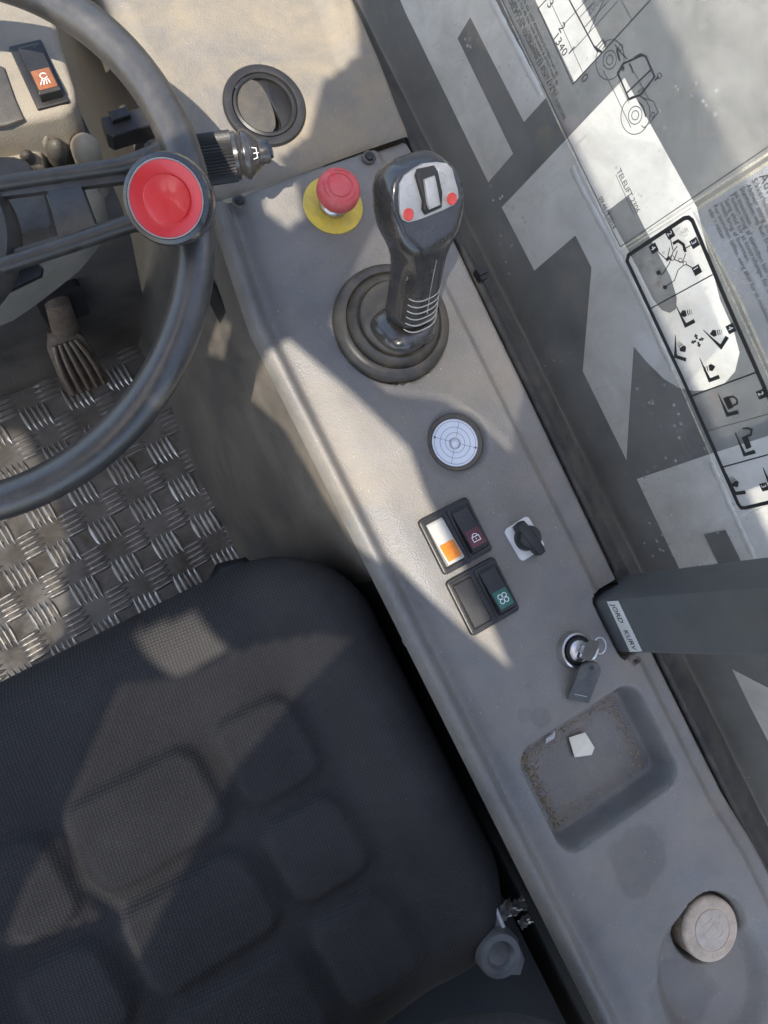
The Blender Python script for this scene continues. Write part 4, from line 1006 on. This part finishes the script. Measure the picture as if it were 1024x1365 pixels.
# load chart
lc = thing('load_chart_sticker', 'clear load chart sticker with machine drawing high on the window', 'sticker', gp(800, 330))
film('film', [(640, -60), (668, 0), (747, 169), (826, 333), (1120, 148), (1120, -60)], 'film', lc)
b = MB(); line(b, [(640, -60), (668, 0), (747, 169), (826, 333), (1024, 205), (1120, 148)], 2.2, c=.0012); obj('film_edge', b, 'film_edge', lc, smooth=0)
b = MB(); line(b, [(640, -48), (671, 4), (748, 166), (827, 329), (1024, 195.5), (1120, 136)], .9); obj('border_line', b, 'ink_grey', lc, smooth=0)
for s, S, E, hs in (('AGRILIFT 236: DIAGRAMMA DI PORTATA SU FORCHE', (675, -3), (751, 160.6), 1.15), ('AGRILIFT 236: LOAD CHARTS WITH FORKS', (680, -4), (741, 128), 1.05),
                    ('ACCORDING TO PR EN 1459 ANNEX B (ITEM 4.601 B)', (674, -34), (742, 114), .95), ('CONFORME PR EN 1459 ANNESSO B (ITEM 4.601 B)', (681, -34), (742, 101.5), .95)):
    b = MB(); gtext(b, s, S, E, hs); obj('text_line', b, 'ink', lc, smooth=0)
b = MB(); gtext(b, 'TELELIFT 2306', (821.7, 228.8), (848, 284.8), 1.15); obj('text_line', b, 'ink', lc, smooth=0)
b = MB(); gtext(b, '09.4618.0014', (797.9, 264.6), (817, 306), 1.2); obj('text_line', b, 'ink', lc, smooth=0)
b = MB(); line(b, [(821, 233), (845, 286)], .6); obj('underline', b, 'ink_grey', lc, smooth=0)
ch = MB()
for pix, w_ in (([(763.7, 112.5), (717.4, 11.4), (728, 0), (760, -36)], 1.1), ([(763.7, 112.5), (803, 70), (867, 0), (900, -36)], 1.3), ([(777, 96.5), (734, 2.5), (720, -30)], .6), ([(763.7, 67.3), (825, 0), (858, -36)], .7),
                ([(749, 35.5), (782, 0), (815, -36)], .7), ([(792, 62), (758, -2), (744, -30)], 1.6), ([(792, 62), (797, 70)], 1.2), ([(778, 38), (812, 0)], .8), ([(784, 46), (805, 0), (820, -30)], .9), ([(771, 25), (792, 3)], .6), ([(842, 26), (828, 0), (815, -25)], .6)):
    line(ch, pix, w_, c=.0014+.0002*(len(ch.v) % 7)/7)
cg = obj('chart_lines', ch, 'ink_grey', lc, smooth=0)
for s, S, E in (('1', (758, 71), (763, 80)), ('2', (744, 38), (749, 47)), ('3', (729, 7), (734, 16)), ('0', (774, 105), (779, 114)), ('1340', (738, 52), (747, 69))):
    b = MB(); gtext(b, s, S, E, 1., size=.0105 if len(s) == 1 else .0095); obj('chart_number', b, 'ink_grey', lc, smooth=0)
b = MB(); S = gp(785, 22); text(b, '2000 kg', S, gp(805, -1), -nrm(gp(770, -12)-gp(785, 22))*-1, 1., .0085); obj('chart_number', b, 'ink_grey', lc, smooth=0)
def c8(pts): return [(780+x/8.53, 40+y/8.53) for x, y in pts]
mc = MB(); hts = [0]
def ml(pts, w_, closed=False): hts[0] += 1; line(mc, c8(pts), w_, closed, c=.0014+.00002*hts[0])
ml([(500, 790), (370, 490), (430, 385), (650, 285), (690, 300), (790, 530), (640, 730)], 2.0, True)
ml([(205, 460), (330, 700), (520, 1110)], .7); ml([(380, 580), (500, 830)], .6); ml([(470, 720), (745, 455)], 1.6); ml([(560, 480), (720, 780)], .7)
ml([(640, 765), (780, 812), (828, 940), (740, 1050), (670, 1112), (640, 1085)], .8); ml([(790, 575), (835, 530)], 1.8); ml([(610, 815), (660, 870), (690, 990)], 1.3); ml([(340, 170), (400, 250), (480, 330)], 1.2)
ml([(360, 215), (380, 300), (395, 350)], 2.2); ml([(500, 380), (530, 430), (545, 490)], 1.6); ml([(105, 190), (150, 230), (190, 250)], 2.6); ml([(130, 190), (200, 110), (235, 160), (200, 220)], 1.1); ml([(600, 700), (660, 655), (680, 670), (620, 715)], .8, True)
ml([(430, 420), (445, 430), (430, 460), (420, 440)], 1.4, True); ml([(560, 315), (640, 270)], 2.0)
for (x, y, r) in ((280, 340, 150), (280, 340, 70), (280, 340, 36), (570, 970, 150), (570, 970, 70), (570, 970, 36), (405, 195, 22), (845, 520, 20), (770, 965, 18)):
    p = c8([(x, y)])[0]; oncircle(mc, p[0], p[1], r/8.53, .8, 32, .0017+.00002*hts[0]); hts[0] += 1
obj('machine_drawing', mc, 'ink_grey', lc, smooth=0)
# outrigger symbols sticker
os_ = thing('symbol_sticker', 'clear sticker with black frame of outrigger and fork symbols on window', 'sticker', gp(985, 690))
film('film', [(829, 336), (922, 277), (1044, 545), (1062, 655), (984, 691)], 'film', os_)
b = MB(); line(b, [(829, 336), (922, 277), (1044, 545), (1062, 655), (984, 691)], 1.8, True, c=.0012); obj('film_edge', b, 'film_edge', os_, smooth=0)
fr_ = [(838, 340), (912, 291), (918, 290), (923, 294), (968, 401), (1024, 528), (1038, 560), (1052, 650), (1048, 664), (994, 677), (988, 677), (984, 672), (910, 505), (836, 348)]
b = MB(); line(b, fr_, 4.4, True); obj('frame', b, 'ink', os_, smooth=0)
for k, (p, q, w_) in enumerate((((866, 412), (950, 366), 1.3), ((919, 529), (1009, 496), 1.6), ((941, 575), (1038, 548), .6), ((962, 623), (1050, 599), 1.6))):
    b = MB(); line(b, [p, q], w_, c=.0020); obj('divider', b, 'ink', os_, smooth=0)
for s, x, y in (('2', 893.5, 312), ('3', 926, 324), ('4', 871.5, 331), ('1', 929, 360), ('4', 974.5, 438), ('2', 1015, 525.5), ('3', 1019, 649)):
    o_ = GF.loc(gp(x, y, .0022)); b = MB(); s_ = 4.6*PXM
    b.poly([GF(o_[0]+dx*s_, o_[1]+dy*s_, .0022) for dx, dy in ((-1, -1), (1, -1), (1, 1), (-1, 1))]); bd = obj('badge', b, 'ink', os_, smooth=0)
    b = MB(); text(b, s, GF(o_[0]-.0019, o_[1]-.0021, .0025), GF(o_[0]+.0019, o_[1]-.0021, .0025), GU, 1., .0062); obj('badge_number', b, 'white_print', bd, smooth=0)
def taper(b, pts, c): line(b, pts, lambda t: .6+4.2*t if t < .95 else 4.8, c=c)
def fork(pts, arrow, ad):
    b = MB(); p0, p1, p2 = pts
    mid = [(p0[0]+(p1[0]-p0[0])*t, p0[1]+(p1[1]-p0[1])*t) for t in (0, .5, 1)]
    line(b, mid+[p2], lambda t: (.8, 2.2, 4.0, 4.4)[int(round(t*3))], c=.0019)
    obj('fork_symbol', b, 'ink', os_, smooth=0)
    if arrow:
        x, y = arrow; dx, dy = ad; b = MB(); px_, py_2 = -dy, dx
        b.poly([gp(x+dx*8, y+dy*8, .0019), gp(x+dx*3+px_*5, y+dy*3+py_2*5, .0019), gp(x-dx*1+px_*3.5, y-dy*1+py_2*3.5, .0019), gp(x-dx*1-px_*3.5, y-dy*1-py_2*3.5, .0019), gp(x+dx*3-px_*5, y+dy*3-py_2*5, .0019)])
        for q in (3.0, 5.6, 8.0): line(b, [(x-dx*q+px_*(4-q*.1), y-dy*q+py_2*(4-q*.1)), (x-dx*q-px_*(4-q*.1), y-dy*q-py_2*(4-q*.1))], 1.5-.12*q, c=.0019)
        obj('arrow', b, 'ink', os_, smooth=0)
fork([(900.5, 406), (914, 434), (926, 427.6)], (914, 417.5), (-.97, .25)); fork([(900.5, 446.7), (900.5, 475), (914.8, 479.7)], (909, 463), (.6, .8))
fork([(937.7, 440), (961, 462.7), (969.6, 449)], (954, 443.8), (-.98, .2)); fork([(932.8, 477.5), (946, 507), (959, 502)], (946, 490.5), (.97, -.25))
fork([(968.5, 631.6), (980, 658), (994, 656)], (979, 643), (.6, .8)); fork([(1017, 623), (1026, 645), (1040, 640)], None, None)
for (dx, dy) in ((.95, -.32), (-.95, .32), (.32, .95), (-.32, -.95)):
    b = MB(); cx, cy = 929.9, 454; px_, py_2 = -dy, dx
    line(b, [(cx+dx*2, cy+dy*2), (cx+dx*5.5, cy+dy*5.5)], 2.4, c=.0019); b.poly([gp(cx+dx*9.5, cy+dy*9.5, .0019), gp(cx+dx*5.6+px_*3, cy+dy*5.6+py_2*3, .0019), gp(cx+dx*5.6-px_*3, cy+dy*5.6-py_2*3, .0019)]); obj('direction_arrow', b, 'ink', os_, smooth=0)
def lock(fk, body, shackle):
    fork(fk, None, None); b = MB(); b.poly([gp(x, y, .0019) for x, y in body]); lk_ = obj('padlock', b, 'ink', os_, smooth=0)
    b = MB(); line(b, shackle, 2.0, c=.0021); obj('shackle', b, 'ink', lk_, smooth=0)
lock([(957.5, 525), (969.6, 553), (984, 549)], [(964, 531), (971, 528), (978, 543), (971, 546)], [(971, 530), (977, 528.5), (982, 532), (983, 538), (977, 541)])
lock([(980, 576.8), (992.5, 606), (1006.8, 602)], [(988.5, 583), (996, 580), (1002, 596), (995, 599)], [(995, 581), (1001, 580), (1002, 573), (997, 570.5), (990, 571.5)])
mp = MB()
for k, (pix, w_) in enumerate((([(878, 364), (883, 366), (892, 352), (897, 336), (903, 328)], 1.0), ([(886, 383), (899, 374), (904, 360), (912, 353)], .9), ([(897, 325), (904, 321), (911, 326), (914, 336)], 3.2), ([(893, 330), (890, 344), (896, 346)], .9), ([(903, 334), (899, 346), (910, 350), (914, 338)], .9), ([(888, 347), (893, 343)], 3.4), ([(877, 361), (879, 366)], 5.0), ([(884, 382), (889, 384)], 4.0))):
    line(mp, pix, w_, c=.0017+.00003*k)
for k, (p, q) in enumerate((((893.5, 317), (897, 333)), ((921, 327), (910, 333)), ((876, 334), (888, 346)), ((925, 358), (914, 352)))): line(mp, [p, q], 1.1, c=.00205)
for k, (x, y, r) in enumerate(((896, 344, 2.6), (907, 347, 2.2), (913, 351, 2))): oncircle(mp, x, y, r, .7, 16, .00212)
obj('machine_plan', mp, 'ink', os_, smooth=0)
# Danish warning text sticker
ws = thing('warning_sticker', 'greyish see-through warning sticker with lines of Danish text', 'sticker', gp(960, 300))
film('film', [(926, 285), (935, 276), (1024, 219), (1140, 146), (1240, 420), (1058, 560), (1040, 520), (985, 395)], 'film_grey', ws, c1=.0010)
b = MB(); line(b, [(1140, 146), (1024, 217), (935, 274), (925, 283), (985, 396), (1040, 522), (1058, 562)], 3.0, c=.0013); obj('film_edge', b, 'film_edge', ws, smooth=0)
D_ = (.424, .906)
ref = np.linalg.norm(gp(1023, 431.8)-gp(950.6, 275.3))
sz = ref/(lambda v: v[:, 0].max()-v[:, 0].min())(text2d('For bommen løftes, sørg altid for at maskinen')[0])
for s, S, k in (('Advarsel!', (1012, 235), 1.75), ('Sikkerhedsinstruktion', (1002, 240.7), 1.18), ('Aktiver aldrig støtteben', (994, 247.6), 1.03), ('Støtteben må kun bruges', (986, 251.6), 1.03), ('på maskinen.', (978, 257.5), 1.), ('Forkert brug af støtteben kan for', (972, 261.5), 1.),
                ('Sørg altid for at kontrollampe for støt', (965.4, 267.4), 1.), ('inden brug af bommen.', (958.5, 271.4), 1.), ('For bommen løftes, sørg altid for at maskinen', (950.6, 275.3), 1.), ('står i vatter.', (943.7, 280), 1.)):
    b = MB(); gtext(b, s, S, (S[0]+D_[0]*100+(0 if k < 1.5 else 0), S[1]+D_[1]*100), 1., sz*k, .0020); obj('text_line', b, 'ink_grey', ws, smooth=0)

for par, pix in ((os_, [(850, 345), (862, 336), (876, 340), (886, 352), (882, 368), (884, 384), (868, 392), (860, 376), (852, 366)]), (os_, [(900, 306), (914, 298), (920, 312), (908, 318)]), (lc, [(817, 206), (822, 210), (827, 222), (834, 234), (826, 238), (820, 226)])):
    b = MB(); b.poly([gp(x, y, .0013) for x, y in pix]); obj('dirt_smear', b, 'smear', par, smooth=0)
